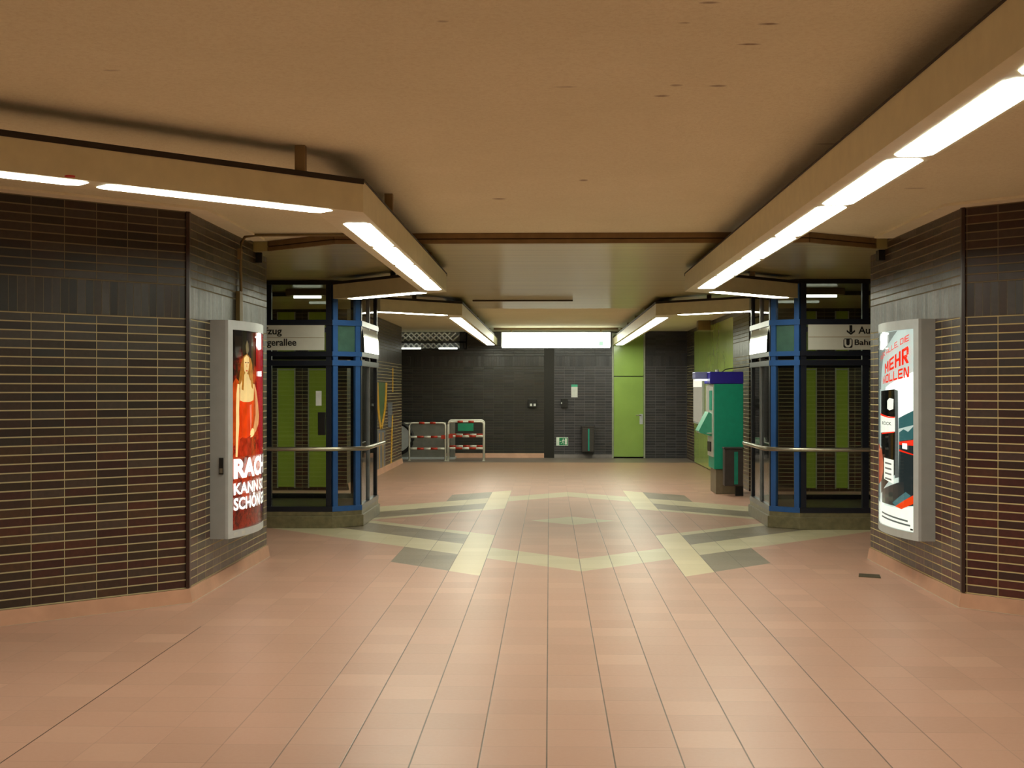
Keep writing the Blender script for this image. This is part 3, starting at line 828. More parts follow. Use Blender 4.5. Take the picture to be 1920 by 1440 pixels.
CUTS = [i / 12 for i in range(1, 12)]
def on_surface(side, verts, faces, offs):
    bm = bmesh.new()
    vs = [bm.verts.new((a, 0, b)) for a, b in verts]
    for f in faces:
        try: bm.faces.new([vs[i] for i in f])
        except ValueError: pass
    bmesh.ops.triangulate(bm, faces=bm.faces[:])
    for c in CUTS:
        bmesh.ops.bisect_plane(bm, geom=bm.verts[:] + bm.edges[:] + bm.faces[:], plane_co=(c, 0, 0), plane_no=(1, 0, 0), dist=1e-5)
    bm.verts.index_update()
    V = [ad_surface(side, v.co.x, v.co.z, offs) for v in bm.verts]
    F = [tuple(v.index for v in f.verts) for f in bm.faces]
    bm.free()
    return V, F
def flat(side, name, poly, mat, parent, layer):
    V, F = on_surface(side, poly, [tuple(range(len(poly)))], .0015 * layer)
    return MB().add(V, F).build(name, mat, parent)
def words(side, txt, ul, ur, z0, z1, mat, parent, layer, bold=.02, skew=0.0, grow=0.0, block=False):
    v, f, asp = block2d(txt, bold, .19 if bold > .2 else .15) if block else text2d(txt, bold)
    V, F = on_surface(side, [(ul + (ur - ul) * a, z0 + (z1 - z0 + grow * a) * b + skew * a) for a, b in v], f, .0015 * layer)
    return MB().add(V, F).build('lettering', mat, parent)
def ad_box(side, label, glow):
    wallx = -2.875 if side < 0 else 3.22
    t = thing('advertising_light_box', label, 'light box', (wallx, 11.65, .43), 'advertising light boxes')
    z0, z1 = .43, 2.29
    N = 24
    # closed case with bowed front
    mb = MB()
    pts = [ad_surface(side, i / N, 0, -.012) for i in range(N + 1)]
    poly = [(p[0], p[1]) for p in pts] + [(wallx, 12.3), (wallx, 11.0)]
    mb.prism(poly, z0, z1)
    mb.build('case', M['alu_side'], t)
    # frame on the bowed front: four bars, corners rounded by the bow
    fb = MB()
    for a, b, c, d in ((0, 1, z0, z0 + .065), (0, 1, z1 - .08, z1), (0, .055, z0 + .065, z1 - .08), (.945, 1, z0 + .065, z1 - .08)):
        K = 24 if b - a > .5 else 2
        for i in range(K):
            u0, u1 = a + (b - a) * i / K, a + (b - a) * (i + 1) / K
            p0, p1 = ad_surface(side, u0, 0, -.012), ad_surface(side, u1, 0, -.012)
            q0, q1 = ad_surface(side, u0, 0, .012), ad_surface(side, u1, 0, .012)
            fb.prism([p0[:2], p1[:2], q1[:2], q0[:2]], c, d)
    fb.build('frame', M['alu'], t)
    V, F = on_surface(side, [(.05, z0 + .06), (.95, z0 + .06), (.95, z1 - .075), (.05, z1 - .075)], [(0, 1, 2, 3)], -.006)
    ps = MB().add(V, F).build('poster', glow, t)
    V, F = on_surface(side, [(.055, z0 + .065), (.945, z0 + .065), (.945, z1 - .08), (.055, z1 - .08)], [(0, 1, 2, 3)], .013)
    MB().add(V, F).build('glass_cover', M['glass_clear'], t)
    return t, ps
S = -1
pm = {}
def L(name, rgb, st, **kw):
    if name not in pm: pm[name] = lit('print_' + name, rgb, st, **kw)
    return pm[name]
def backdrop(name, stops, seed_scale):
    t = NT(name)
    p = t.pos()
    sp = t.n('ShaderNodeSeparateXYZ'); t.l(p, sp.inputs[0])
    n = t.noise(p, seed_scale, 5.0, 0.65)
    f = t.math('ADD', t.math('DIVIDE', sp.outputs[2], 1.86), t.math('MULTIPLY', t.math('SUBTRACT', n, 0.5), 0.9))
    c = t.ramp(f, stops)
    t.bsdf((.02, .01, .01, 1), 0.2, emit=c, estr=0.9)
    return t.m
bd = backdrop('red_black_backdrop', [(0.0, srgb(60, 12, 8)), (0.1, srgb(150, 44, 24)), (0.16, srgb(70, 14, 12)), (0.24, srgb(190, 56, 24)), (0.33, srgb(206, 66, 26)), (0.42, srgb(96, 14, 12)), (0.5, srgb(206, 60, 20)), (0.64, srgb(196, 70, 24)), (0.72, srgb(110, 18, 14)), (0.8, srgb(24, 20, 12)), (1.0, srgb(18, 18, 12))], 6.5)
adl, pl = ad_box(S, 'bowed light box with red poster of a blonde woman on left brick block', bd)
skin = L('skin', (252, 212, 142), 1.05, var=.3, scale=7); skin2 = L('skin_shade', (222, 152, 96), .95, var=.35, scale=9)
redp = L('red_dress', (236, 66, 18), 1.15, var=.45, scale=8); hairm = L('hair', (196, 128, 48), .85, var=.6, scale=22); deepred = L('deep_red', (190, 34, 28), 1.0, var=.35, scale=6); orange = L('orange_glow', (222, 84, 26), 1.0, var=.7, scale=9); wht = L('white', (255, 252, 240), 1.9)
darkr = L('dark_red', (90, 12, 12), .8)
flat(S, 'red_side_panel', [(.45, 2.205), (.47, 1.672), (.56, 1.364), (.56, 1.11), (.945, 1.11), (.945, 2.205)], deepred, pl, 5)
flat(S, 'white_flash', [(.47, 2.204), (.45, 2.09), (.53, 2.052), (.64, 2.065), (.64, 2.204)], wht, pl, 6)
flat(S, 'white_tag', [(.50, 1.86), (.50, 1.818), (.66, 1.817), (.66, 1.866)], wht, pl, 6)
flat(S, 'orange_glow', [(.056, 1.74), (.056, 1.25), (.1, 1.2), (.115, 1.6), (.14, 1.77), (.1, 1.8)], orange, pl, 5)
flat(S, 'woman_hair', [(.264, 2.013), (.205, 1.985), (.166, 1.92), (.15, 1.80), (.128, 1.72), (.189, 1.70), (.36, 1.68), (.385, 1.74), (.36, 1.878), (.325, 1.975)], hairm, pl, 6)
flat(S, 'woman_chest', [(.225, 1.84), (.219, 1.79), (.154, 1.74), (.15, 1.60), (.226, 1.58), (.384, 1.60), (.402, 1.74), (.31, 1.785), (.285, 1.83)], skin, pl, 7)
flat(S, 'woman_face', [(.212, 1.975), (.201, 1.925), (.212, 1.862), (.248, 1.822), (.283, 1.87), (.298, 1.935), (.29, 1.98), (.25, 2.0)], skin, pl, 8)
eye = L('dark_feature', (110, 50, 30), .6)
for u0 in (.222, .262):
    flat(S, 'eye', [(u0, 1.928), (u0 + .022, 1.928), (u0 + .022, 1.937), (u0, 1.937)], eye, pl, 9)
flat(S, 'mouth', [(.232, 1.857), (.266, 1.857), (.26, 1.866), (.238, 1.866)], deepred, pl, 9)
flat(S, 'woman_dress', [(.15, 1.605), (.2, 1.59), (.226, 1.583), (.30, 1.588), (.384, 1.605), (.375, 1.42), (.345, 1.30), (.40, 1.12), (.11, 1.12), (.14, 1.25), (.16, 1.40), (.146, 1.5)], redp, pl, 8)
def limb(pts, ws):
    L_, R_ = [], []
    for i, (u, z) in enumerate(pts):
        a, b = pts[max(0, i - 1)], pts[min(len(pts) - 1, i + 1)]
        d = Vector(((b[0] - a[0]) * 1.3, b[1] - a[1])).normalized()
        L_.append((u - d.y * ws[i] / 1.3, z + d.x * ws[i])); R_.append((u + d.y * ws[i] / 1.3, z - d.x * ws[i]))
    return L_ + R_[::-1]
flat(S, 'woman_arm', limb([(.125, 1.745), (.118, 1.66), (.112, 1.52), (.118, 1.40), (.108, 1.27), (.10, 1.12)], [.016, .026, .026, .022, .02, .016]), skin, pl, 9)
flat(S, 'woman_arm', limb([(.395, 1.745), (.435, 1.66), (.475, 1.56), (.505, 1.46), (.49, 1.40), (.43, 1.345), (.37, 1.315)], [.014, .028, .026, .022, .02, .018, .016]), skin2, pl, 9)
flat(S, 'woman_hand', [(.385, 1.345), (.35, 1.36), (.325, 1.345), (.31, 1.325), (.33, 1.32), (.305, 1.30), (.328, 1.298), (.31, 1.278), (.335, 1.28), (.36, 1.285), (.39, 1.305)], skin, pl, 10)
flat(S, 'dress_skirt', [(.145, 1.27), (.18, 1.285), (.24, 1.275), (.30, 1.29), (.345, 1.30), (.40, 1.12), (.11, 1.12)], L('skirt_print', (206, 56, 26), .8, var=.9, scale=16), pl, 9)
flat(S, 'dress_sheen', [(.30, 1.56), (.335, 1.57), (.34, 1.42), (.315, 1.32), (.31, 1.42)], L('dress_sheen', (236, 120, 90), 1.0, var=.3), pl, 9)
flat(S, 'hair_lock', [(.20, 1.97), (.185, 1.9), (.175, 1.80), (.165, 1.70), (.195, 1.69), (.205, 1.80), (.202, 1.87)], hairm, pl, 10)
flat(S, 'hair_lock', [(.292, 1.97), (.302, 1.92), (.305, 1.82), (.33, 1.72), (.365, 1.70), (.362, 1.82), (.345, 1.92), (.315, 1.975)], hairm, pl, 10)
flat(S, 'nose', [(.246, 1.925), (.252, 1.925), (.258, 1.893), (.244, 1.893)], skin2, pl, 9)
flat(S, 'pale_veil', [(.25, 2.015), (.24, 2.08), (.262, 2.13), (.285, 2.10), (.295, 2.04), (.275, 2.01)], L('veil', (150, 132, 92), .8, var=.5), pl, 6)
words(S, 'RACHE', .067, .90, .93, 1.104, wht, pl, 7, .05)
words(S, 'KANN SO', .067, .74, .793, .895, wht, pl, 7, .03)
words(S, 'SCHÖN SEIN', .067, .88, .66, .79, wht, pl, 7, .03)
MB().add([ad_surface(S, u, z, .014) for u, z in ((.07, .445), (.22, .445), (.22, .475), (.07, .475))], [(0, 1, 2, 3)]).build('maker_plate', M['paper'], adl)
MB().box(-2.795, -2.76, 10.985, 11.0, .98, 1.12).build('lock_plate', M['black'], adl)
MB().box(-2.79, -2.765, 10.98, 10.986, .99, 1.03).build('lock_cylinder', M['steel'], adl)

S = 1
adr, pr_ = ad_box(S, 'bowed light box with white and red lettered poster on right brick block', L('pale_sheet', (214, 228, 218), .95, var=.2, scale=3))
grey = L('grey_print', (120, 126, 122), .6); blk = L('black_print', (26, 28, 26), .35); redt = L('red_letters', (236, 44, 20), 1.2); tealp = L('teal_print', (70, 120, 120), .7); road = L('road_print', (56, 66, 66), .5)
bright = L('bright_sheet', (250, 255, 248), 1.25); orr = L('orange_strip', (236, 70, 20), 1.1); palew = L('pale_strip', (238, 240, 222), 1.3)
flat(S, 'grey_arc', [(.945, 2.2), (.55, 2.2), (.27, 2.205), (.42, 2.12), (.55, 2.02), (.63, 1.86), (.66, 1.70), (.945, 1.70)], L('arc_print', (150, 158, 150), .8), pr_, 5)
flat(S, 'white_flash', [(.66, 2.2), (.72, 2.06), (.58, 2.05), (.46, 2.09), (.45, 2.2)], wht, pr_, 6)
flat(S, 'bright_patch', [(.056, 1.85), (.5, 1.72), (.6, 1.5), (.24, 1.36), (.056, 1.50)], bright, pr_, 5)
words(S, 'FÜR ALLE, DIE', .66, .107, 1.950, 1.990, redt, pr_, 7, .2, .163, .013, True)
words(S, 'MEHR', .515, .107, 1.838, 1.922, redt, pr_, 7, .30, .087, .063, True)
words(S, 'WOLLEN', .57, .107, 1.745, 1.812, redt, pr_, 7, .24, .06, .024, True)
flat(S, 'street_trees', [(.24, 1.33), (.18, 1.36), (.12, 1.34), (.056, 1.39), (.056, 1.28), (.24, 1.255)], tealp, pr_, 6)
flat(S, 'house_rows', [(.249, 1.452), (.249, 1.36), (.056, 1.40), (.056, 1.521)], tealp, pr_, 6)
flat(S, 'street', [(.24, 1.30), (.056, 1.30), (.056, .72), (.25, .69), (.62, .69), (.62, .80), (.25, .90)], road, pr_, 5)
flat(S, 'tail_lights', [(.24, 1.25), (.056, 1.275), (.056, 1.225), (.24, 1.225)], L('tail_red', (226, 50, 30), 1.4), pr_, 7)
flat(S, 'tail_lights', [(.24, 1.185), (.056, 1.155), (.056, 1.145), (.24, 1.17)], redt, pr_, 7)
flat(S, 'headlight', [(.19, 1.24), (.13, 1.24), (.13, 1.19), (.19, 1.195)], wht, pr_, 8)
flat(S, 'product_carton', [(.65, 1.684), (.313, 1.70), (.30, 1.45), (.306, .96), (.65, .76)], blk, pr_, 7)
flat(S, 'carton_side', [(.313, 1.70), (.257, 1.689), (.242, .944), (.306, .93)], grey, pr_, 7)
flat(S, 'carton_label', [(.45, 1.60), (.45, 1.53), (.40, 1.515), (.33, 1.53), (.325, 1.615), (.40, 1.625)], palew, pr_, 8)
flat(S, 'carton_band', [(.65, 1.47), (.30, 1.46), (.30, 1.335), (.65, 1.31)], palew, pr_, 8)
flat(S, 'carton_band_edge', [(.65, 1.485), (.42, 1.462), (.30, 1.462), (.30, 1.452), (.42, 1.45), (.65, 1.468)], redt, pr_, 9)
flat(S, 'carton_band_edge', [(.60, 1.31), (.31, 1.335), (.31, 1.325), (.60, 1.30)], redt, pr_, 9)
words(S, 'ROCK', .58, .36, 1.385, 1.415, blk, pr_, 9, .01)
flat(S, 'text_label', [(.53, 1.095), (.323, 1.087), (.323, .879), (.53, .908)], palew, pr_, 8)
for i in range(4):
    flat(S, 'small_print', [(.50, 1.06 - i * .045), (.36, 1.055 - i * .045), (.36, 1.04 - i * .045), (.50, 1.045 - i * .045)], grey, pr_, 9)
flat(S, 'red_lips', [(.75, 1.21), (.60, 1.16), (.545, 1.05), (.55, .97), (.62, .88), (.75, .84)], L('lips', (176, 84, 54), .9), pr_, 9)
flat(S, 'cigarette_pack', [(.352, .714), (.151, .827), (.086, .80), (.283, .687)], L('pack_print', (88, 130, 132), .8), pr_, 6)
flat(S, 'orange_strip', [(.30, .688), (.056, .81), (.056, .737), (.204, .675)], orr, pr_, 7)
flat(S, 'white_strip', [(.945, .69), (.5, .672), (.204, .682), (.056, .715), (.056, .50), (.945, .50)], palew, pr_, 6)
for i, (a, b) in enumerate(((.60, .12), (.60, .09))):
    flat(S, 'small_print', [(a, .612 - i * .035), (b, .590 - i * .035), (b, .575 - i * .035), (a, .597 - i * .035)], grey, pr_, 8)
flat(S, 'small_print', [(.09, .525), (.06, .525), (.06, .51), (.09, .51)], blk, pr_, 8)

# conduit from the ceiling down to the left light box
t = thing('cable_conduit', 'thin cable conduit bent from ceiling down to the left light box', 'conduit', (-2.86, 12.2, 2.3))
MB().tube([(-1.42, 12.3, CS + .04), (-1.42, 12.27, 2.985)][0:0] + [(-1.4, 11.93, CE - .02), (-2.70, 11.93, CE - .02), (-2.80, 11.96, CE - .03), (-2.845, 12.0, CE - .08), (-2.85, 12.0, CE - .15), (-2.85, 12.0, 2.55)], .014, 8).build('pipe', M['duct'], t, smooth=True)
MB().box(-2.874, -2.835, 11.9, 12.02, 2.292, 2.6).build('duct_box', M['duct'], t)
MB().box(-2.874, -2.84, 11.97, 12.03, 2.9, 3.0).build('pipe_clip', M['hanger'], t)
for x, lb in ((-2.84, 'small black hook at ceiling edge above left brick block'), (3.19, 'small black hook at ceiling edge above right brick block')):
    tag(MB().box(x - .03, x + .03, 12.63 if x > 0 else 12.70, 12.75, CS - .1, CS - .002).build('ceiling_hook', M['black']), lb, 'hook', 'hooks at the ceiling edge')

# floor hatch
t = tag(MB().prism([(2.80, 11.92), (2.98, 11.84), (3.02, 12.05), (2.85, 12.12)], .001, .006).build('floor_hatch', M['drain']), 'small dark metal plate set in floor by the right brick block', 'floor plate')

# ------------------------------------------------------------------ ticket machine and bin
t = thing('ticket_machine', 'tall teal ticket machine with navy header against the right wall', 'ticket machine', (2.9, 21.6, 0))
MB().prism([(2.70, 21.28), (3.14, 21.28), (3.14, 21.98), (2.70, 21.98)], 0, .404).build('base', M['concrete'], t, bevel=.01)
MB().box(2.668, 3.14, 21.25, 22.0, .404, 1.79).build('cabinet', M['teal'], t, bevel=.012)
MB().box(2.60, 3.14, 21.24, 22.02, 1.79, 1.985).build('header', M['navy'], t, bevel=.012)
MB().box(2.40, 2.60, 21.6, 22.0, 1.87, 1.985).build('header_canopy', M['machine_grey'], t, bevel=.01)
MB().box(2.44, 2.62, 21.62, 21.98, 1.845, 1.868).build('canopy_lamp', M['tube_soft'], t)
MB().box(2.652, 2.669, 21.27, 21.98, .60, 1.78).build('front_panel', M['machine_pale'], t)
sc = MB().box(2.645, 2.653, 21.38, 21.72, 1.36, 1.68).build('screen', M['teal'], t)
MB().box(2.62, 2.652, 21.75, 21.95, 1.30, 1.76).build('fare_display', M['caselit2'], t)
MB().prism([(2.46, 21.5), (2.652, 21.36), (2.652, 21.9), (2.46, 21.9)], 0, .01).build('coin_lip', M['machine_pale'], t).location = (0, 0, .98)
mb = MB()
pr = [(2.652, 1.30), (2.60, 1.33), (2.44, 1.02), (2.46, .99), (2.652, .93)]
for yy in (21.42, 21.92):
    pass
mb.add([(x, 21.42, z) for x, z in pr] + [(x, 21.92, z) for x, z in pr], [(4, 3, 2, 1, 0), (5, 6, 7, 8, 9)] + [(i, (i + 1) % 5, 5 + (i + 1) % 5, 5 + i) for i in range(5)])
mb.build('sloped_keypad', M['teal_light'], t)
MB().box(2.63, 2.652, 21.5, 21.85, .68, .84).build('ticket_tray', M['black'], t)
MB().tube([(2.72, 21.3, 1.985), (2.72, 21.3, 2.02)], .03, 10).build('header_bolt', M['paper'], t)
MB().tube([(2.84, 21.6, 1.985), (2.9, 21.6, 2.03), (3.14, 21.6, 2.06), (3.31, 21.6, 2.08)], .008, 6).build('cable', M['black'], t)

def trash_bin(x0, x1, y0, y1, z0, z1, sx0, sx1, label, leg):
    t = thing('trash_bin', label, 'trash bin', ((x0 + x1) / 2, (y0 + y1) / 2, 0 if leg else z0), 'dark trash bins with teal stripes')
    MB().box(x0, x1, y0, y1, z0, z1 - .03).build('body', M['bin'], t, bevel=.015)
    MB().box(x0 - .012, x1 + .012, y0 - .012, y1, z1 - .03, z1).build('lid', M['bin'], t, bevel=.008)
    MB().box(sx0, sx1, y0 - .006, y0 + .002, z0 + .03, z1 - .07).build('stripe', M['stripe'], t)
    if leg:
        MB().box(x1 - .1, x1 + .02, y1 - .1, y1, 0, z0 + .02).build('leg', M['black'], t)
    return t
trash_bin(2.775, 3.07, 20.78, 21.02, .165, .78, 2.925, 2.985, 'dark bin with teal stripe standing in front of the ticket machine', True)
trash_bin(0.80, 1.10, BY - .30, BY + .001, .16, .80, .945, .985, 'dark bin with teal stripe on the grey back wall by the door', False)

# lit timetable case on the green wall
t = thing('timetable_case', 'lit timetable case on the green wall beyond the ticket machine', 'showcase', (3.33, 29.2, .95))
MB().box(3.30, 3.36, 28.35, 30.05, .93, 2.0).build('case_frame', M['alu'], t, bevel=.008)
MB().box(3.292, 3.30, 28.40, 30.0, .97, 1.75).build('timetable', M['caselit2'], t)
MB().box(3.29, 3.30, 28.40, 30.0, 1.75, 1.96).build('lamp_strip', M['caselit'], t)
# speaker box under the ceiling
tag(MB().box(3.10, 3.36, 27.3, 27.6, 2.94, CE - .002).build('loudspeaker_box', M['speaker'], bevel=.01), 'brown speaker box high on the green wall under ceiling', 'loudspeaker')

# ------------------------------------------------------------------ back wall fittings
t = thing('socket_box', 'dark box with two pale squares on the dark back wall', 'socket', (-.42, BY + .05, 1.25))
MB().box(-.529, -.317, BY - .02, BY + .049, 1.25, 1.462).build('case', M['black'], t, bevel=.008)
for x in (-.48, -.39):
    MB().box(x, x + .055, BY - .026, BY - .018, 1.285, 1.345).build('pale_square', M['paper'], t)
t = thing('switch_box', 'dark wall box with a pale key switch below the notice', 'switch box', (.37, BY, 1.25))
MB().box(.29, .455, BY - .06, BY - .001, 1.245, 1.475).build('case', M['black'], t, bevel=.008)
MB().box(.29, .315, BY - .066, BY - .058, 1.34, 1.38).build('key_switch', M['paper'], t)
t = thing('notice', 'pale paper notice with a teal top edge on back wall', 'notice', (.62, BY, 1.5))
MB().box(.542, .70, BY - .008, BY + .001, 1.502, 1.76).build('sheet', M['paper'], t)
MB().box(.542, .70, BY - .008, BY + .001, 1.76, 1.82).build('teal_header', M['teal_light'], t)
t = thing('exit_sign', 'small green running man exit sign low on the grey back wall', 'sign', (.317, BY, .31))
MB().box(.172, .465, BY - .012, BY - .001, .305, .515).build('plate', M['exitwhite'], t)
MB().box(.245, .455, BY - .015, BY - .011, .318, .50).build('green_field', M['exitgreen'], t)
ym = BY - .017
def fl(pts): return [(x, ym, z) for x, z in pts]
mb = MB()
mb.add(fl([(.385, .335), (.435, .335), (.435, .485), (.385, .485)]), [(0, 1, 2, 3)])
mb.build('doorway', M['exitwhite'], t)
mb = MB()
mb.add(fl([(.345 + .014 * math.cos(k * .785), .468 + .014 * math.sin(k * .785)) for k in range(8)]), [tuple(range(8))])
mb.add(fl([(.33, .45), (.352, .45), (.345, .395), (.325, .395)]), [(0, 1, 2, 3)])
mb.add(fl([(.345, .44), (.38, .415), (.385, .425), (.35, .452)]), [(0, 1, 2, 3)])
mb.add(fl([(.33, .45), (.305, .42), (.31, .412), (.335, .435)]), [(0, 1, 2, 3)])
mb.add(fl([(.335, .40), (.348, .395), (.372, .36), (.36, .335), (.35, .338), (.358, .36)]), [(0, 1, 2, 3, 4, 5)])
mb.add(fl([(.325, .40), (.338, .395), (.318, .36), (.285, .355), (.285, .367), (.31, .37)]), [(0, 1, 2, 3, 4, 5)])
mb.build('running_figure', M['exitwhite'], t)
mb = MB().add(fl([(.255, .41), (.275, .43), (.275, .416), (.298, .416), (.298, .404), (.275, .404), (.275, .39)]), [(0, 1, 2), (0, 2, 3, 4, 5), (0, 5, 6)])
mb.build('arrow', M['exitwhite'], t)

# lattice grille over the dark back wall
t = thing('lattice_grille', 'white diamond lattice grille above the dark back wall at left', 'grille', (-3.9, 32.6, 2.69))
mb = MB()
x = -6.4
while x < -2.6:
    for sg in (1, -1):
        xa = x if sg > 0 else x + .42
        mb.tube([(xa, 32.62 + .012 * sg, 2.715), (xa + sg * .42, 32.62 + .012 * sg, 3.12)], .019, 5)
    x += .14
g = mb.build('mesh', M['lattice'], t)
MB().box(-6.5, -2.10, 32.70, 32.72, 2.695, 3.13).build('backing', M['alu_side'], t)
MB().box(-6.5, -2.10, 32.56, 32.64, 2.695, 2.72).build('bottom_beam', M['darkbeam'], t)
MB().box(-6.5, -2.10, 32.55, 32.66, 2.86, 2.90).build('cross_beam', M['darkbeam'], t)
MB().box(-2.24, -2.12, 32.55, 32.66, 2.715, 3.13).build('upright', M['darkbeam'], t)
for x0, x1, lb in ((-3.75, -3.19, 'left tube lamp glowing under the lattice grille'), (-2.74, -2.28, 'right tube lamp glowing under the lattice grille')):
    t = thing('tube_lamp', lb, 'lamp', ((x0 + x1) / 2, 32.2, 2.69), 'tube lamps under the lattice')
    MB().tube([(x0, 32.36, 2.715), (x1, 32.36, 2.715)], .02).build('tube', M['tube_soft'], t, smooth=True)
    MB().box(x0 - .02, x1 + .02, 32.34, 32.452, 2.665, 2.685).build('lamp_bracket', M['darkbeam'], t)

# ------------------------------------------------------------------ escalator end and barriers
t = thing('escalator', 'grey escalator end with black handrail curve at the left passage', 'escalator', (-3.6, 31.9, 0))
MB().box(-7.5, -2.52, 31.75, 31.80, .05, .86).build('balustrade', M['escal_grey'], t)
MB().box(-7.5, -2.52, 31.72, 31.83, .86, .89).build('top_rail', M['pipewhite'], t)
MB().box(-7.5, -2.30, 31.70, 32.30, 0, .05).build('landing_plate', M['alu'], t)
MB().box(-2.42, -2.30, 31.73, 31.9, .05, .95).build('end_post', M['escal_grey'], t, bevel=.01)
arc = [(-3.75 + .42 * math.sin(math.radians(k)), .52 + .35 * math.cos(math.radians(k))) for k in range(0, 181, 12)]
mb = MB()
V = [(-7.5, 31.35, .87)] + [(x, 31.35, z) for x, z in arc] + [(-7.5, 31.35, .17)]
W2 = [(x, 31.40, z) for x, y, z in V]
n = len(V)
mb.add(V + W2, [tuple(range(n)), tuple(n + i for i in reversed(range(n)))] + [(i, (i + 1) % n, n + (i + 1) % n, n + i) for i in range(n)])
mb.build('newel_panel', M['alu'], t)
MB().tube([(-7.5, 31.375, .91)] + [(-3.75 + .46 * math.sin(math.radians(k)), 31.375, .52 + .39 * math.cos(math.radians(k))) for k in range(0, 181, 12)] + [(-7.5, 31.375, .13)], .045, 8).build('handrail', M['rubber'], t, smooth=True)
MB().box(-7.5, -3.55, 31.33, 31.42, 0, .16).build('newel_base', M['alu_side'], t)
t0 = t

def barrier(x0, x1, y, label, h, double=False):
    t = thing('barrier', label, 'barrier', ((x0 + x1) / 2, y, 0), 'red and white pipe barriers')
    r = .022; k = .07
    arc = lambda cx, a0, a1: [(cx + k * math.cos(math.radians(a)), y, h - k + k * math.sin(math.radians(a))) for a in range(a0, a1, -15 if a1 < a0 else 15)]
    pts = [(x0, y, 0.005), (x0, y, h - k)] + [(x0 + k - k * math.cos(math.radians(a)), y, h - k + k * math.sin(math.radians(a))) for a in range(15, 91, 15)] + \
          [(x1 - k + k * math.sin(math.radians(a)), y, h - k + k * math.cos(math.radians(a))) for a in range(0, 91, 15)] + [(x1, y, 0.005)]
    MB().tube(pts, r, 8).build('frame', M['pipewhite'], t, smooth=True)
    def striped(z, yy, nseg, first):
        w = (x1 - x0 - .04) / nseg
        mb = MB()
        for i in range(nseg):
            a = x0 + .02 + i * w
            mb.tube([(a, yy, z), (a + w, yy, z)], .026, 8, mi=(i + first) % 2)
        return mb.build('rail', [M['pipewhite'], M['pipered']], t, smooth=True)
    striped(h * .63, y, 5, 0); striped(h * .32, y, 5, 0)
    # red bands on the top bar
    for i in (1, 3):
        w = (x1 - x0 - .2) / 5
        a = x0 + .1 + i * w
        MB().tube([(a, y, h), (a + w, y, h)], .027, 8).build('red_band', M['pipered'], t, smooth=True)
    if double:
        striped(h * .66, y + .25, 5, 1); striped(h * .36, y + .25, 5, 1)
        MB().tube([(p[0], p[1] + .25, p[2] * 1.03) for p in pts], r, 8).build('frame', M['pipewhite'], t, smooth=True)
        MB().box(x0 - .01, x0 + .01, y - .02, y + .27, .03, .06).build('foot_link', M['pipewhite'], t)
        MB().box(x1 - .01, x1 + .01, y - .02, y + .27, .03, .06).build('foot_link', M['pipewhite'], t)
    for s_ in (x0, x1):
        MB().box(s_ - .03, s_ + .03, y - .06, y + .06, .0, .012).build('foot', M['pipewhite'], t)
    MB().box((x1 if not double else x0 + .12) - .10, (x1 if not double else x0 + .12) + .0, y - .03, y + .03, h * .58, h * .68).build('red_clamp', M['pipered'], t)
    return t
barrier(-3.33, -2.47, 31.0, 'left red and white pipe barrier before the grey escalator panel', .90)
barrier(-2.41, -1.56, 31.0, 'right double red and white pipe barrier with green plate hung on it', .93, True)
t = tag(MB().box(-2.17, -1.80, 30.955, 30.972, .71, .89).build('hanging_plate', M['plate_green'], bevel=.004), 'small green plate hung on the right pipe barrier', 'plate')

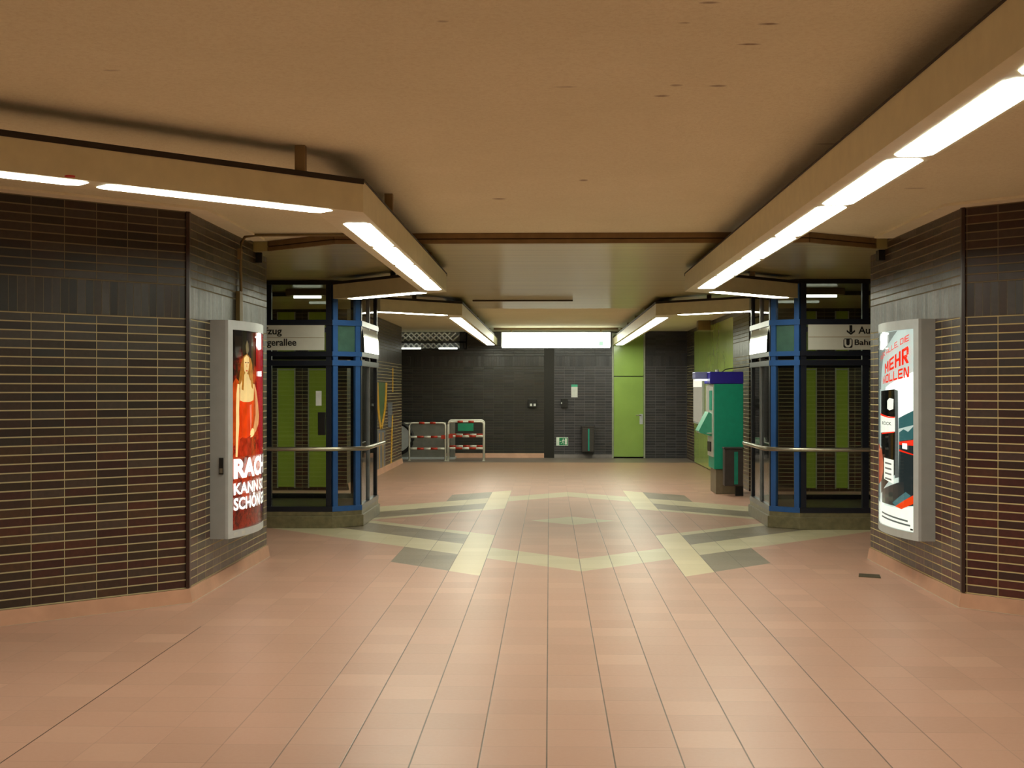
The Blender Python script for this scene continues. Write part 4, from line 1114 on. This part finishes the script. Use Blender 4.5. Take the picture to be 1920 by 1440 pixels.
# ------------------------------------------------------------------ mosaic on the far left wall
mx = -3.4
t = thing('wall_mosaic', 'yellow green and grey tile mosaic on the wall behind left tower', 'mosaic', (mx, 26.5, .05))
def mosaic(name, poly, mat, e=.006):
    V = [(mx + e, y, z) for y, z in poly]; W_ = [(mx + .0005, y, z) for y, z in poly]; n = len(poly)
    return MB().add(V + W_, [tuple(range(n)), tuple(n + i for i in reversed(range(n)))] + [(i, (i + 1) % n, n + (i + 1) % n, n + i) for i in range(n)]).build(name, mat, t)
def strip(pts, w): return [(y - w, z) for y, z in pts] + [(y + w, z) for y, z in reversed(pts)]
mosaic('green_field', [(25.4, 1.84), (27.0, 1.84), (26.8, 1.3), (26.25, .95), (25.8, 1.3)], M['mos_g'], .003)
mosaic('yellow_flame', strip([(25.75, 1.84), (25.8, 1.55), (25.9, 1.3), (26.08, 1.08), (26.28, .9)], .14), M['mos_y'])
mosaic('yellow_flame', strip([(27.15, 1.84), (27.1, 1.55), (26.95, 1.3), (26.65, 1.08), (26.4, .9)], .14), M['mos_y'])
mosaic('grey_block', [(25.5, .9), (27.0, .86), (27.0, .05), (25.5, .05)], M['mos_b'], .003)
for yy in (25.55, 26.0, 26.55):
    mosaic('yellow_line', [(yy, .82), (yy + .1, .82), (yy + .1, .1), (yy, .1)], M['mos_y'])
mosaic('grey_bar', [(27.4, 1.42), (28.2, 1.42), (28.05, .88), (27.45, .9)], M['mos_b'])
mosaic('yellow_line', [(28.2, 2.17), (28.36, 2.17), (28.36, 1.64), (28.2, 1.64)], M['mos_y'])
mosaic('yellow_line', [(28.1, 1.14), (28.34, 1.14), (28.1, .08), (27.9, .1)], M['mos_y'])

# ------------------------------------------------------------------ world, camera, view
w = bpy.data.worlds.new('dim_underground'); SC.world = w
w.use_nodes = True
w.node_tree.nodes['Background'].inputs[0].default_value = (0.5, 0.42, 0.3, 1)
w.node_tree.nodes['Background'].inputs[1].default_value = 0.02
cam = bpy.data.cameras.new('camera')
cam.sensor_width = 36.0; cam.lens = 2450 / 1920 * 36.0
cam.shift_y = 10 / 1920
cam.clip_end = 200
co = bpy.data.objects.new('camera', cam); COL.objects.link(co)
co.location = (0, 0, 1.7)
co.rotation_euler = (math.radians(90), 0, math.atan(70 / 2450))
SC.camera = co
SC.view_settings.view_transform = 'Standard'
SC.view_settings.look = 'None'
SC.view_settings.exposure = 0.0
SC.cycles.use_denoising = True
SC.cycles.max_bounces = 10
SC.cycles.diffuse_bounces = 5
SC.cycles.transparent_max_bounces = 24
SC.cycles.sample_clamp_indirect = 6.0
